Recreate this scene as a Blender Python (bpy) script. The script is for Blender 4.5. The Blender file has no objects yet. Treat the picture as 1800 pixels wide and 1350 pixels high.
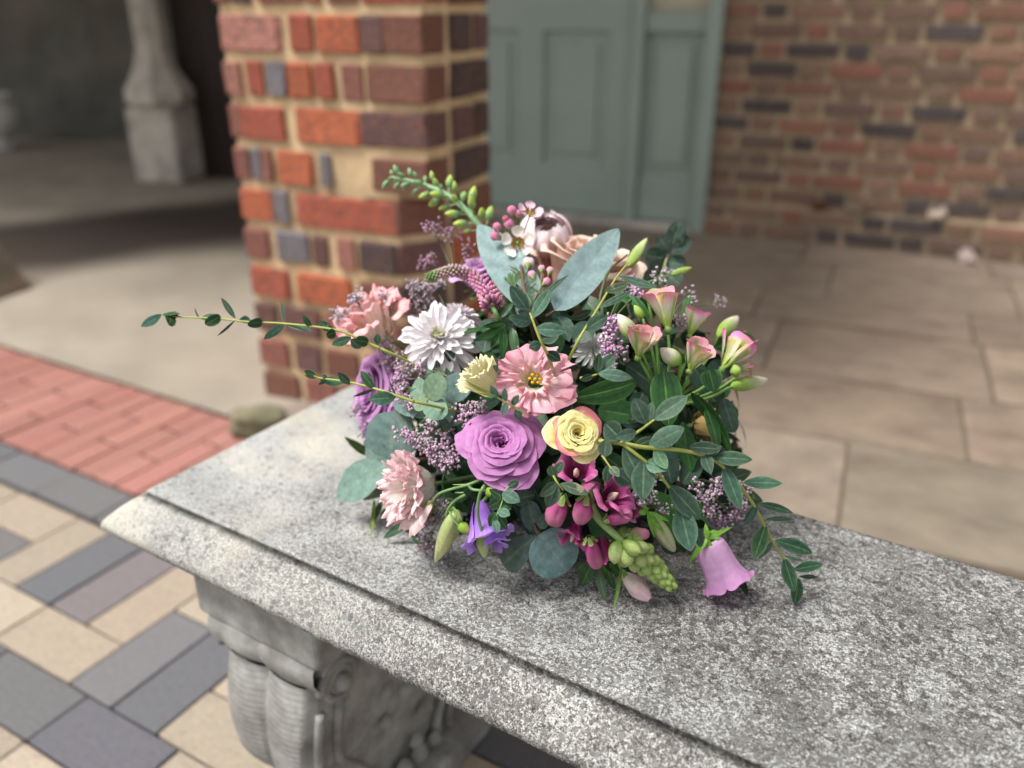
import bpy, math, random
from mathutils import Vector, Matrix, noise
R_ = math.radians
rnd = random.Random(7)

# ------------------------------------------------------------------ camera, sky, sun, exposure
scene = bpy.context.scene
COL = scene.collection
PITCH = R_(24.2); FPX = 1480.0; CAMZ = 0.9
cp, sp = math.cos(PITCH), math.sin(PITCH)
cam = bpy.data.cameras.new('camera'); camo = bpy.data.objects.new('camera', cam); COL.objects.link(camo)
camo.location = (0, 0, CAMZ); camo.rotation_euler = (R_(90) - PITCH, 0, 0)
cam.sensor_width = 36; cam.lens = 36 * FPX / 1800; cam.clip_start = 0.02; cam.clip_end = 200
cam.dof.use_dof = True; cam.dof.focus_distance = 0.645; cam.dof.aperture_fstop = 2.9; cam.dof.aperture_blades = 0
scene.camera = camo
SUN_EL, SUN_AZ = R_(62), R_(-105)          # azimuth measured from +Y, clockwise: high, to the camera's left
world = bpy.data.worlds.new('World'); scene.world = world; world.use_nodes = True
wn = world.node_tree; wn.nodes.clear()
sky = wn.nodes.new('ShaderNodeTexSky'); sky.sky_type = 'NISHITA'; sky.sun_disc = False
sky.sun_elevation = SUN_EL; sky.sun_rotation = SUN_AZ; sky.dust_density = 4.0; sky.air_density = 1.0; sky.ozone_density = 1.0
hs = wn.nodes.new('ShaderNodeHueSaturation'); hs.inputs['Saturation'].default_value = 0.22
bg = wn.nodes.new('ShaderNodeBackground'); bg.inputs['Strength'].default_value = 0.135
wo = wn.nodes.new('ShaderNodeOutputWorld')
wn.links.new(sky.outputs[0], hs.inputs['Color']); wn.links.new(hs.outputs[0], bg.inputs['Color']); wn.links.new(bg.outputs[0], wo.inputs[0])
sl = bpy.data.lights.new('sun', 'SUN'); sl.energy = 2.7; sl.angle = R_(20); sl.color = (1, 0.965, 0.92)
so = bpy.data.objects.new('sun', sl); COL.objects.link(so)
sdir = Vector((math.sin(SUN_AZ) * math.cos(SUN_EL), math.cos(SUN_AZ) * math.cos(SUN_EL), math.sin(SUN_EL)))
so.location = sdir * 10; so.rotation_euler = sdir.to_track_quat('Z', 'Y').to_euler()
scene.view_settings.view_transform = 'Standard'; scene.view_settings.look = 'None'
scene.view_settings.exposure = 0.54; scene.view_settings.gamma = 1; scene.view_settings.use_curve_mapping = False

# ------------------------------------------------------------------ helpers
def W(x, y, zc):
    """the point at depth zc metres in front of the camera, seen at (x, y) of the photograph"""
    u = (x - 900) / FPX; v = -(y - 675) / FPX
    return Vector((u, cp + v * sp, -sp + v * cp)) * zc + Vector((0, 0, CAMZ))
def on_plane(x, y, z):
    d = W(x, y, 1) - Vector((0, 0, CAMZ))
    return Vector((0, 0, CAMZ)) + d * ((z - CAMZ) / d.z)
CAMR = Vector((1, 0, 0)); CAMU = Vector((0, sp, cp)); CAMT = Vector((0, -cp, sp))   # right, up, towards the camera
def cdir(r, u, t): return (CAMR * r + CAMU * u + CAMT * t).normalized()

def tag(o, label=None, cat=None, group=None, kind=None):
    if label: o['label'] = label
    if cat: o['category'] = cat
    if group: o['group'] = group
    if kind: o['kind'] = kind
    return o
def empty(name, loc, rz=0):
    o = bpy.data.objects.new(name, None); COL.objects.link(o); o.location = loc; o.rotation_euler = (0, 0, rz)
    o.empty_display_size = 0.02
    return o
def link(name, me, parent=None, M=None):
    """link mesh me; M is its world matrix (parents made here only translate, or M is given in parent space with local=True)"""
    o = bpy.data.objects.new(name, me); COL.objects.link(o)
    if parent is not None: o.parent = parent
    if M is not None:
        if parent is not None: M = Matrix.Translation(-root_loc(parent)) @ M
        o.matrix_basis = M
    return o
def root_loc(p):
    v = Vector(p.location)
    return v + root_loc(p.parent) if p.parent else v

class MB:
    """collects vertices, faces, vertex colours"""
    def __init__(s): s.v = []; s.f = []; s.c = []
    def add(s, vs, fs, cs):
        n = len(s.v); s.v += [tuple(v) for v in vs]; s.f += [tuple(i + n for i in f) for f in fs]
        s.c += cs if isinstance(cs, list) else [cs] * len(vs)
    def box(s, a, b, c=(1, 1, 1)):
        (x0, y0, z0), (x1, y1, z1) = a, b
        s.add([(x0, y0, z0), (x1, y0, z0), (x1, y1, z0), (x0, y1, z0), (x0, y0, z1), (x1, y0, z1), (x1, y1, z1), (x0, y1, z1)],
              [(0, 3, 2, 1), (4, 5, 6, 7), (0, 1, 5, 4), (1, 2, 6, 5), (2, 3, 7, 6), (3, 0, 4, 7)], c)
    def tube(s, pts, rads, c, n=7, cap=True):
        pts = [Vector(p) for p in pts]; m = len(pts)
        if not isinstance(rads, (list, tuple)): rads = [rads] * m
        cs = c if isinstance(c, list) else [c] * m
        vs = []; cc = []; ref = None
        for i, p in enumerate(pts):
            t = (pts[min(i + 1, m - 1)] - pts[max(i - 1, 0)])
            t = t.normalized() if t.length > 1e-9 else Vector((0, 0, 1))
            if ref is None: ref = t.orthogonal().normalized()
            ref = (ref - t * ref.dot(t)).normalized(); b = t.cross(ref)
            for k in range(n):
                a = 2 * math.pi * k / n
                vs.append(p + (ref * math.cos(a) + b * math.sin(a)) * rads[i]); cc.append(cs[i])
        fs = [(i * n + k, i * n + (k + 1) % n, (i + 1) * n + (k + 1) % n, (i + 1) * n + k) for i in range(m - 1) for k in range(n)]
        if cap:
            fs.append(tuple(reversed(range(n)))); fs.append(tuple((m - 1) * n + k for k in range(n)))
        s.add(vs, fs, cc)
    def grid(s, P, nu, nv, C):
        vs = []; cc = []
        for i in range(nu + 1):
            for j in range(nv + 1):
                vs.append(P(i / nu, j / nv)); cc.append(C(i / nu, j / nv) if callable(C) else C)
        fs = [(i * (nv + 1) + j, (i + 1) * (nv + 1) + j, (i + 1) * (nv + 1) + j + 1, i * (nv + 1) + j + 1) for i in range(nu) for j in range(nv)]
        s.add(vs, fs, cc)
    def mesh(s, name, mat=None, smooth=True):
        me = bpy.data.meshes.new(name); me.from_pydata(s.v, [], s.f)
        a = me.color_attributes.new('col', 'FLOAT_COLOR', 'POINT')
        flat = []
        for c in s.c: flat += [c[0], c[1], c[2], 1.0]
        a.data.foreach_set('color', flat)
        me.polygons.foreach_set('use_smooth', [smooth] * len(me.polygons))
        if mat: me.materials.append(mat)
        me.update(); return me

def mix(a, b, t):
    t = max(0, min(1, t)); return tuple(x + (y - x) * t for x, y in zip(a, b))
def srgb(r, g, b):
    f = lambda c: (c / 255) / 12.92 if c / 255 <= 0.04045 else ((c / 255 + 0.055) / 1.055) ** 2.4
    return (f(r), f(g), f(b))
def sm(a, b, x):
    t = max(0, min(1, (x - a) / (b - a))); return t * t * (3 - 2 * t)
def spline(pts, n):
    """Catmull-Rom through pts (Vectors), n points per span"""
    P = [Vector(p) for p in pts]
    if len(P) == 2: return [P[0].lerp(P[1], i / n) for i in range(n + 1)]
    P = [P[0] * 2 - P[1]] + P + [P[-1] * 2 - P[-2]]
    out = []
    for i in range(1, len(P) - 2):
        a, b, c, d = P[i - 1:i + 3]
        for k in range(n):
            t = k / n
            out.append(0.5 * ((2 * b) + (c - a) * t + (2 * a - 5 * b + 4 * c - d) * t * t + (3 * b - a - 3 * c + d) * t ** 3))
    out.append(P[-2]); return out

# ------------------------------------------------------------------ materials
class NT:
    def __init__(s, name):
        s.m = bpy.data.materials.new(name); s.m.use_nodes = True; s.t = s.m.node_tree
        s.p = s.t.nodes['Principled BSDF']; s.out = s.t.nodes['Material Output']
    def n(s, typ, **kw):
        nd = s.t.nodes.new('ShaderNode' + typ)
        for k, v in kw.items():
            if k in nd.inputs: s.set(nd.inputs[k], v)
            else: setattr(nd, k, v)
        return nd
    def set(s, sock, v):
        if isinstance(v, bpy.types.NodeSocket): s.t.links.new(v, sock)
        else: sock.default_value = v
    def coord(s, kind='Object', scale=(1, 1, 1), perobj=False):
        tc = s.n('TexCoord'); src = tc.outputs[kind]
        mp = s.n('Mapping'); s.set(mp.inputs['Vector'], src); mp.inputs['Scale'].default_value = scale
        if perobj:
            oi = s.n('ObjectInfo'); mu = s.n('Math', operation='MULTIPLY'); s.set(mu.inputs[0], oi.outputs['Random']); mu.inputs[1].default_value = 37.0
            cb = s.n('CombineXYZ'); s.set(cb.inputs[0], mu.outputs[0]); s.set(cb.inputs[1], mu.outputs[0]); s.set(mp.inputs['Location'], cb.outputs[0])
        return mp.outputs[0]
    def noise(s, vec, scale, detail=4, rough=0.55, dist=0):
        nd = s.n('TexNoise'); s.set(nd.inputs['Vector'], vec); nd.inputs['Scale'].default_value = scale
        nd.inputs['Detail'].default_value = detail; nd.inputs['Roughness'].default_value = rough; nd.inputs['Distortion'].default_value = dist
        return nd.outputs['Fac']
    def vor(s, vec, scale, feat='F1', out='Distance', rand=1.0):
        nd = s.n('TexVoronoi'); nd.feature = feat; s.set(nd.inputs['Vector'], vec); nd.inputs['Scale'].default_value = scale
        nd.inputs['Randomness'].default_value = rand
        return nd.outputs[out]
    def ramp(s, fac, stops, interp='LINEAR'):
        nd = s.n('ValToRGB'); s.set(nd.inputs[0], fac); cr = nd.color_ramp; cr.interpolation = interp
        while len(cr.elements) < len(stops): cr.elements.new(0.5)
        for e, (p, c) in zip(cr.elements, stops):
            e.position = p; e.color = (c, c, c, 1) if isinstance(c, (int, float)) else (*c, 1)
        return nd.outputs[0]
    def mixc(s, fac, a, b, mode='MIX'):
        nd = s.n('Mix'); nd.data_type = 'RGBA'; nd.blend_type = mode
        s.set(nd.inputs[0], fac)
        for sock, v in ((nd.inputs[6], a), (nd.inputs[7], b)):
            s.set(sock, (*v, 1) if isinstance(v, tuple) and len(v) == 3 else v)
        return nd.outputs[2]
    def math(s, op, a, b=0.0, clamp=False):
        nd = s.n('Math', operation=op); nd.use_clamp = clamp; s.set(nd.inputs[0], a); s.set(nd.inputs[1], b); return nd.outputs[0]
    def bump(s, h, strength=0.3, dist=0.001, normal=None):
        nd = s.n('Bump'); s.set(nd.inputs['Height'], h); nd.inputs['Strength'].default_value = strength; nd.inputs['Distance'].default_value = dist
        if normal is not None: s.set(nd.inputs['Normal'], normal)
        return nd.outputs[0]
    def done(s, col=None, rough=None, normal=None, **kw):
        if col is not None: s.set(s.p.inputs['Base Color'], col if not (isinstance(col, tuple) and len(col) == 3) else (*col, 1))
        if rough is not None: s.set(s.p.inputs['Roughness'], rough)
        if normal is not None: s.set(s.p.inputs['Normal'], normal)
        for k, v in kw.items(): s.set(s.p.inputs[k.replace('_', ' ')], v)
        return s.m

def m_plant(name, rough, trans, mott=0.12, mscale=300, bloom=0.0, spec=0.5, bumpd=0.0003, coat=0.0, crease=0.6, spots=False):
    t = NT(name); at = t.n('Attribute', attribute_name='col'); c = at.outputs['Color']
    v = t.coord('Object', perobj=True)
    f = t.noise(v, mscale, 4, 0.6)
    k = t.ramp(f, [(0.25, 1 - mott * 1.6), (0.75, 1 + mott)])
    col = t.mixc(1.0, c, k, 'MULTIPLY')
    if bloom:
        f2 = t.noise(v, 90, 5, 0.65)
        col = t.mixc(t.ramp(f2, [(0.38, 0.0), (0.72, bloom)]), col, (0.55, 0.66, 0.64))
    if spots:
        sp_ = t.noise(v, 75, 3, 0.5); col = t.mixc(t.ramp(sp_, [(0.70, 0.0), (0.735, 0.55)]), col, (0.38, 0.32, 0.20))
    f3 = t.noise(v, mscale * 0.22, 3, 0.6)
    nrm = t.bump(t.math('ADD', t.math('MULTIPLY', f, 0.25), t.math('MULTIPLY', f3, crease)), 0.6, bumpd * 4)
    t.done(col, rough, nrm, Specular_IOR_Level=spec, Coat_Weight=coat)
    tr = t.n('BsdfTranslucent'); t.set(tr.inputs['Color'], col); t.set(tr.inputs['Normal'], nrm)
    mx = t.n('MixShader'); mx.inputs[0].default_value = trans
    t.t.links.new(t.p.outputs[0], mx.inputs[1]); t.t.links.new(tr.outputs[0], mx.inputs[2]); t.t.links.new(mx.outputs[0], t.out.inputs[0])
    return t.m
MP = m_plant('petal', 0.6, 0.22, 0.08, 260, spec=0.2, bumpd=0.0003)
ML = m_plant('glossy_leaf', 0.42, 0.06, 0.22, 220, spec=0.3)
ME = m_plant('eucalyptus_leaf', 0.6, 0.06, 0.2, 420, bloom=0.03, spec=0.15, spots=True)
MW = m_plant('waxy_leaf', 0.62, 0.08, 0.16, 300, bloom=0.12, spec=0.2)
MS = m_plant('stem', 0.5, 0.05, 0.12, 300)
MBUD = m_plant('bud', 0.5, 0.15, 0.16, 420, bumpd=0.0005)

def m_objcol(name, rough=0.85, var=0.35, scale=40, bumpd=0.004, dirt=(0.10, 0.085, 0.07), dirtamt=0.5, burn=0.0, light=0.4):
    t = NT(name); oi = t.n('ObjectInfo'); v = t.coord('Object', perobj=True)
    a = t.noise(v, scale, 5, 0.6); b = t.noise(v, scale * 6, 3, 0.6)
    col = t.mixc(1.0, oi.outputs['Color'], t.ramp(a, [(0.25, 1 - var), (0.75, 1 + var * 0.8)]), 'MULTIPLY')
    col = t.mixc(t.ramp(t.noise(v, scale * 0.45, 5, 0.7), [(0.5, 0.0), (0.75, dirtamt)]), col, dirt)
    col = t.mixc(t.ramp(b, [(0.68, 0.0), (0.8, 0.4)]), col, (0.5, 0.47, 0.42))
    if burn:
        g = t.noise(v, 9, 4, 0.6); col = t.mixc(t.ramp(g, [(0.50, 0.0), (0.62, burn)]), col, (0.10, 0.055, 0.05)); col = t.mixc(t.ramp(t.noise(v, 13, 3, 0.6), [(0.56, 0.0), (0.68, burn * 0.8)]), col, (0.50, 0.20, 0.09))
    h = t.math('ADD', a, t.math('MULTIPLY', b, 0.5))
    return t.done(col, rough, t.bump(h, 0.6, bumpd))
MBRICK = m_objcol('brick', 0.88, 0.55, 26, 0.005, dirtamt=0.75, dirt=(0.07, 0.05, 0.05), burn=0.75)
MBRICK2 = m_objcol('wall_brick', 0.9, 0.35, 16, 0.004, dirt=srgb(132, 112, 92), dirtamt=0.55, burn=0.4)
MPAVER = m_objcol('paver', 0.8, 0.22, 16, 0.003, dirtamt=0.40, dirt=(0.15, 0.135, 0.115))
MFLAG = m_objcol('flagstone', 0.75, 0.30, 5.0, 0.003, dirtamt=0.8, dirt=(0.105, 0.074, 0.056))

def m_noise(name, c1, c2, scale, rough=0.85, bumpd=0.003, c3=None, s3=2.0, amt3=0.6, detail=5):
    t = NT(name); v = t.coord('Object'); a = t.noise(v, scale, detail, 0.62)
    col = t.mixc(t.ramp(a, [(0.3, 0.0), (0.7, 1.0)]), c1, c2)
    if c3: col = t.mixc(t.ramp(t.noise(v, s3, 5, 0.6), [(0.45, 0.0), (0.7, amt3)]), col, c3)
    return t.done(col, rough, t.bump(a, 0.6, bumpd))
MMORTAR = m_noise('mortar', srgb(222, 196, 156), srgb(198, 172, 132), 30, 0.95, 0.004, c3=srgb(120, 100, 78), s3=5)
MMORTAR2 = m_noise('wall_mortar', srgb(182, 162, 134), srgb(160, 142, 116), 25, 0.95, 0.004, c3=srgb(96, 82, 68), s3=4)
MCONC = m_noise('concrete', srgb(178, 168, 152), srgb(160, 150, 134), 5, 0.85, 0.002, c3=srgb(138, 128, 112), s3=1.3, amt3=0.7)
MJOINT = m_noise('joint_sand', srgb(84, 76, 66), srgb(58, 52, 45), 40, 0.95, 0.002)
MDARKFLOOR = m_noise('floor_shade', srgb(46, 35, 30), srgb(62, 50, 42), 4, 0.9, 0.002)  # unused; tone for the painted floor shade
MDARKWALL = m_noise('dark_render', srgb(112, 112, 104), srgb(76, 76, 71), 3.0, 0.95, 0.02, c3=srgb(114, 96, 80), s3=1.1)
MCOL = m_noise('old_limestone', srgb(204, 197, 184), srgb(180, 172, 160), 9, 0.9, 0.006, c3=srgb(90, 84, 76), s3=6)
MWOOD = m_noise('dark_wood', srgb(44, 27, 17), srgb(28, 17, 11), 14, 0.7, 0.003)
MDOOR = m_noise('sage_paint', srgb(150, 164, 154), srgb(143, 158, 148), 3, 0.45, 0.0006, c3=srgb(136, 150, 140), s3=1.5, amt3=0.4)
MCREAM = m_noise('cream_blind', srgb(190, 182, 160), srgb(178, 170, 148), 6, 0.6, 0.001)
MROOF = m_noise('soffit', srgb(120, 110, 95), srgb(95, 86, 74), 4, 0.9, 0.003)
MWHITE = m_noise('weathered_white', srgb(214, 212, 206), srgb(196, 192, 186), 7, 0.7, 0.003)
MTRAY = m_noise('teal_plastic', (0.004, 0.05, 0.075), (0.006, 0.065, 0.09), 10, 0.3, 0.0003)
MFOAM = m_noise('floral_foam', (0.01, 0.035, 0.012), (0.006, 0.02, 0.008), 60, 0.95, 0.002)
MMOSS = m_noise('mossy_stone', srgb(128, 122, 98), srgb(96, 92, 72), 14, 0.95, 0.01, c3=srgb(74, 76, 50), s3=10)

# ------------------------------------------------------------------ stone material of the bench
def m_bench():
    t = NT('weathered_cast_stone'); v = t.coord('Object')
    wv = t.n('TexNoise'); t.set(wv.inputs['Vector'], v); wv.inputs['Scale'].default_value = 140; wv.inputs['Detail'].default_value = 2
    vm = t.n('VectorMath', operation='MULTIPLY_ADD'); t.set(vm.inputs[0], wv.outputs['Color']); vm.inputs[1].default_value = (0.0012,) * 3; t.set(vm.inputs[2], v)
    d = vm.outputs[0]
    fine = t.noise(d, 820, 4, 0.8)
    mid = t.noise(d, 300, 5, 0.78)
    chips = t.vor(d, 150, 'F1', 'Distance')
    cid = t.vor(d, 150, 'F1', 'Color')
    big = t.noise(v, 5.5, 4, 0.55); lich = t.noise(v, 26, 5, 0.6)
    pale = t.ramp(fine, [(0.38, srgb(86, 85, 83)), (0.48, srgb(148, 149, 146)), (0.58, srgb(212, 213, 211))])
    # dark gaps of the weathered surface, more of them towards the right hand part (local x grows)
    sx = t.n('SeparateXYZ'); t.set(sx.inputs[0], v)
    grad = t.ramp(t.math('ADD', t.math('MULTIPLY', sx.outputs[0], 1.1), t.math('MULTIPLY', t.math('SUBTRACT', big, 0.5), 1.1)), [(0.12, 0.0), (0.55, 1.0)])
    g2 = t.math('MULTIPLY', sx.outputs[1], 1.0)
    thr = t.math('ADD', t.math('MULTIPLY', grad, 0.07), t.math('MULTIPLY', t.math('SUBTRACT', lich, 0.5), 0.30))
    dk = t.math('SUBTRACT', mid, t.math('SUBTRACT', 0.545, thr))
    dm = t.ramp(t.math('ADD', dk, 0.5), [(0.49, 0.0), (0.56, 0.9)])
    dm = t.math('MULTIPLY', dm, t.ramp(grad, [(0.0, 0.45), (1.0, 0.95)]))
    dkc = t.ramp(fine, [(0.4, srgb(60, 57, 55)), (0.62, srgb(118, 114, 110))])
    col = t.mixc(dm, pale, dkc)
    # black weathering crust in small blotches plus painted shade round the flowers, densest in the middle of the seat
    bl = t.noise(d, 115, 5, 0.74); den = t.noise(v, 7.0, 3, 0.5)
    hx = t.math('MULTIPLY', t.ramp(sx.outputs[0], [(0.10, 0.0), (0.42, 1.0)]), t.ramp(sx.outputs[1], [(0.0, 0.25), (0.10, 1.0)]))
    bth = t.math('ADD', bl, t.math('MULTIPLY', t.math('ADD', hx, t.math('MULTIPLY', t.math('SUBTRACT', den, 0.5), 1.3)), 0.095))
    col = t.mixc(t.math('MULTIPLY', t.ramp(bth, [(0.61, 0.0), (0.655, 0.88)]), t.ramp(fine, [(0.35, 1.0), (0.62, 0.55)])), col, srgb(52, 47, 44))
    # grey-green aggregate chips
    seld = t.n('SeparateColor'); t.set(seld.inputs[0], cid)
    chm = t.math('MULTIPLY', t.ramp(chips, [(0.34, 1.0), (0.44, 0.0)]), t.ramp(seld.outputs[0], [(0.66, 0.0), (0.70, 1.0)], 'LINEAR'))
    col = t.mixc(t.math('MULTIPLY', chm, 0.8), col, t.mixc(seld.outputs[1], srgb(96, 99, 99), srgb(140, 142, 140)))
    # creamy lichen patches at the left end
    lc = t.math('MULTIPLY', t.ramp(t.math('SUBTRACT', 1.0, t.math('MULTIPLY', sx.outputs[0], 2.6)), [(0.25, 0.0), (0.8, 1.0)]), t.ramp(t.noise(v, 9, 4, 0.5), [(0.46, 0.0), (0.60, 0.5)]))
    col = t.mixc(lc, col, srgb(206, 200, 184))
    # yellow brown spots
    ys = t.ramp(t.noise(v, 60, 2, 0.5), [(0.72, 0.0), (0.78, 0.35)])
    col = t.mixc(ys, col, srgb(140, 118, 78))
    at = t.n('Attribute', attribute_name='col')      # dirt that has gathered in the groove
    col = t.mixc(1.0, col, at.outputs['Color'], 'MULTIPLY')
    col = t.mixc(1.0, col, t.ramp(t.noise(v, 11, 4, 0.6), [(0.35, 0.82), (0.62, 1.06)]), 'MULTIPLY')
    h = t.math('ADD', t.math('MULTIPLY', fine, 0.5), t.math('SUBTRACT', t.math('MULTIPLY', mid, 0.9), t.math('MULTIPLY', dm, 0.5)))
    return t.done(col, 0.93, t.bump(h, 0.8, 0.0012), Specular_IOR_Level=0.25)
MBENCH = m_bench()
MLEG = m_noise('grey_cast_stone', srgb(172, 172, 168), srgb(128, 127, 122), 40, 0.92, 0.002, c3=srgb(88, 82, 74), s3=12, amt3=0.7)

# ------------------------------------------------------------------ ground
def plane_obj(name, pts, z, mat, kind='structure'):
    b = MB(); b.add([(x, y, z) for x, y in pts], [tuple(range(len(pts)))], (1, 1, 1))
    return tag(link(name, b.mesh(name, mat, False)), kind=kind)
plane_obj('ground', [(-60, -60), (60, -60), (60, 60), (-60, 60)], -0.03, MCONC)
O0 = on_plane(26, 1031, 0.0); ang = R_(-30)
PA = Vector((math.cos(ang), math.sin(ang), 0)); PB = Vector((-math.sin(ang), math.cos(ang), 0))
def PP(a, b, z=0): return O0 + PA * a + PB * b + Vector((0, 0, z))
def quadab(a0, a1, b0, b1): return [tuple(PP(a, b))[:2] for a, b in ((a0, b0), (a1, b0), (a1, b1), (a0, b1))]
# joint bed under blocks and bricks
plane_obj('paving_bed', quadab(-3.0, 3.6, -3.0, 0.645), -0.012, MJOINT)
# concrete walk beyond the red strip, slightly lower than the block paving at the joint
_BA = R_(-23.0); _A = Vector((math.cos(_BA), math.sin(_BA), 0)); _B = Vector((-math.sin(_BA), math.cos(_BA), 0)); _F = Vector((-0.63, 1.95, 0)) + _A * 0.1
_t = ((_F - O0).dot(PB) - 0.652) / -_B.dot(PB); _q = _F + _B * _t       # where the strip's far edge meets the flagstones
tcw = NT('shade_band_concrete'); vcw = tcw.coord('Object'); acw = tcw.n('Attribute', attribute_name='col')
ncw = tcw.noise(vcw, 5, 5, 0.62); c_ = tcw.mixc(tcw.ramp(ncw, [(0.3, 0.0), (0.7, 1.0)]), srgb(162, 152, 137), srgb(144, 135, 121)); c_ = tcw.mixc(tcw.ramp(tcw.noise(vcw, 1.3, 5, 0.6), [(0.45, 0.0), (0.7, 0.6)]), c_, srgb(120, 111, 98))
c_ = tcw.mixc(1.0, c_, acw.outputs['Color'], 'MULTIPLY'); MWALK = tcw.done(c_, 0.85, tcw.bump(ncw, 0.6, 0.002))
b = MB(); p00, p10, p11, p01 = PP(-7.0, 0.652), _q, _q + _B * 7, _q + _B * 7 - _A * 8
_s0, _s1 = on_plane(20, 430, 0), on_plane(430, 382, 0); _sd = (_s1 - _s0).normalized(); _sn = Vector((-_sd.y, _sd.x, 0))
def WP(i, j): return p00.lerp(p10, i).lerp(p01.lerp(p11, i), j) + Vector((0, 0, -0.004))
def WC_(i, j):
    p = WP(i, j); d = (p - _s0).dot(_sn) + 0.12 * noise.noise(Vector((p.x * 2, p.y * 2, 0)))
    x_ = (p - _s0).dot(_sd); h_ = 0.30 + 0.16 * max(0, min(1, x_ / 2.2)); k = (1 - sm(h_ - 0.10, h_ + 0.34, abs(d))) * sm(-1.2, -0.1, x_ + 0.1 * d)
    return mix((1, 1, 1), (0.115, 0.085, 0.075), k)  # dark brown band: soft floor shadow painted into the vertex colours
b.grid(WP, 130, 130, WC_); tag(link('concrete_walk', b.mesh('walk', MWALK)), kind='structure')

def bevel_box_mesh(name, mat, bev=0.03, jit=0.0, seed=0):
    """unit box -0.5..0.5 with chamfered edges (24 verts)"""
    r = random.Random(seed); v = []; f = []
    s = 0.5; k = 0.5 - bev
    idx = {}
    for sx in (-1, 1):
        for sy in (-1, 1):
            for sz in (-1, 1):
                for ax in range(3):
                    p = [sx * k, sy * k, sz * k]; p[ax] = (sx, sy, sz)[ax] * s
                    idx[(sx, sy, sz, ax)] = len(v); v.append([c + r.uniform(-jit, jit) for c in p])
    for ax in range(3):
        for sg in (-1, 1):
            o = [i for i in range(3) if i != ax]
            q = []
            for a, b in ((-1, -1), (1, -1), (1, 1), (-1, 1)):
                t = [0, 0, 0]; t[ax] = sg; t[o[0]] = a; t[o[1]] = b
                q.append(idx[(*t, ax)])
            f.append(q)
    for ax in range(3):        # edges along ax
        o = [i for i in range(3) if i != ax]
        for a in (-1, 1):
            for b in (-1, 1):
                q = []
                for e, fa in ((-1, o[0]), (1, o[0]), (1, o[1]), (-1, o[1])):
                    t = [0, 0, 0]; t[ax] = e; t[o[0]] = a; t[o[1]] = b
                    q.append(idx[(*t, fa)])
                f.append(q)
    for sx in (-1, 1):
        for sy in (-1, 1):
            for sz in (-1, 1): f.append([idx[(sx, sy, sz, a)] for a in range(3)])
    me = bpy.data.meshes.new(name); me.from_pydata(v, [], f); me.materials.append(mat)
    import bmesh
    bm = bmesh.new(); bm.from_mesh(me); bmesh.ops.recalc_face_normals(bm, faces=bm.faces); bm.to_mesh(me); bm.free()
    return me
BR = [bevel_box_mesh('brick_shape', MBRICK, 0.05, 0.028, i) for i in range(6)]
BR2 = [bevel_box_mesh('wall_brick_shape', MBRICK2, 0.06, 0.03, 20 + i) for i in range(6)]
PV = [bevel_box_mesh('paver_shape', MPAVER, 0.018, 0.004, 40 + i) for i in range(4)]
RB = [bevel_box_mesh('red_brick_shape', MPAVER, 0.03, 0.008, 80 + i) for i in range(4)]
FS = [bevel_box_mesh('flag_shape', MFLAG, 0.012, 0.004, 60 + i) for i in range(4)]
def piece(name, me, parent, loc, dim, col, rz=0.0):
    """box-like piece, loc = centre in parent space"""
    o = bpy.data.objects.new(name, me); COL.objects.link(o); o.parent = parent
    o.location = loc; o.scale = dim; o.rotation_euler = (0, 0, rz)
    o.color = (*col, 1); return o
def jit(c, a=0.12):
    k = 1 + rnd.uniform(-a, a); return tuple(max(0, x * k * (1 + rnd.uniform(-a, a) * 0.3)) for x in c)

TAN = [srgb(162, 149, 132), srgb(156, 143, 127), srgb(167, 154, 136)]
DARK = [srgb(101, 101, 103), srgb(95, 95, 98), srgb(107, 105, 106)]
pav = tag(empty('block_paving', tuple(O0), ang), kind='structure')
S = 0.0945; taken = {}
def paver(a, b, w, h, dark, col=None):
    for i in range(int(round(w * 2))):
        for j in range(int(round(h * 2))): taken[(int(round(a * 2)) + i, int(round(b * 2)) + j)] = 1
    g = 0.004
    c = col or jit(rnd.choice(DARK if dark else TAN), 0.06)
    piece('paver', rnd.choice(PV), pav, ((a + w / 2) * S, (b + h / 2) * S, -0.03 + rnd.uniform(-0.001, 0.001)),
          (w * S - g, h * S - g, 0.06), c, rnd.uniform(-0.006, 0.006))
V = lambda a, b, d, c=None: paver(a, b, 1, 2, d, c)
Hh = lambda a, b, d, c=None: paver(a, b, 2, 1, d, c)
V(0, 0, 1, srgb(96, 97, 101)); V(1, 0, 1, srgb(114, 108, 109)); V(2, 0, 0); V(-1, 0, 0); Hh(-3, 1, 0); Hh(-3, 0, 1)
V(3, -1, 1, srgb(110, 109, 111)); V(4, -1, 1, srgb(95, 96, 100)); Hh(1, -1, 0, srgb(158, 145, 128)); Hh(-1, -1, 0)
Hh(1.5, -2, 1); Hh(3.5, -2, 1, srgb(94, 93, 100)); Hh(-0.5, -2, 1); Hh(5, -1, 0); Hh(5, 0, 0); V(3, 1, 0); V(4, 1, 0)
Hh(-1.5 - 1, -2, 0); Hh(1.5, -3, 0); Hh(3.5, -3, 0); Hh(-0.5, -3, 0); Hh(5.5, -2, 0); Hh(5.5, -3, 1)
for i in range(-32, 40, 2): paver(i / 1 - 0.75, 2.1, 2, 1, 1)
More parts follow.
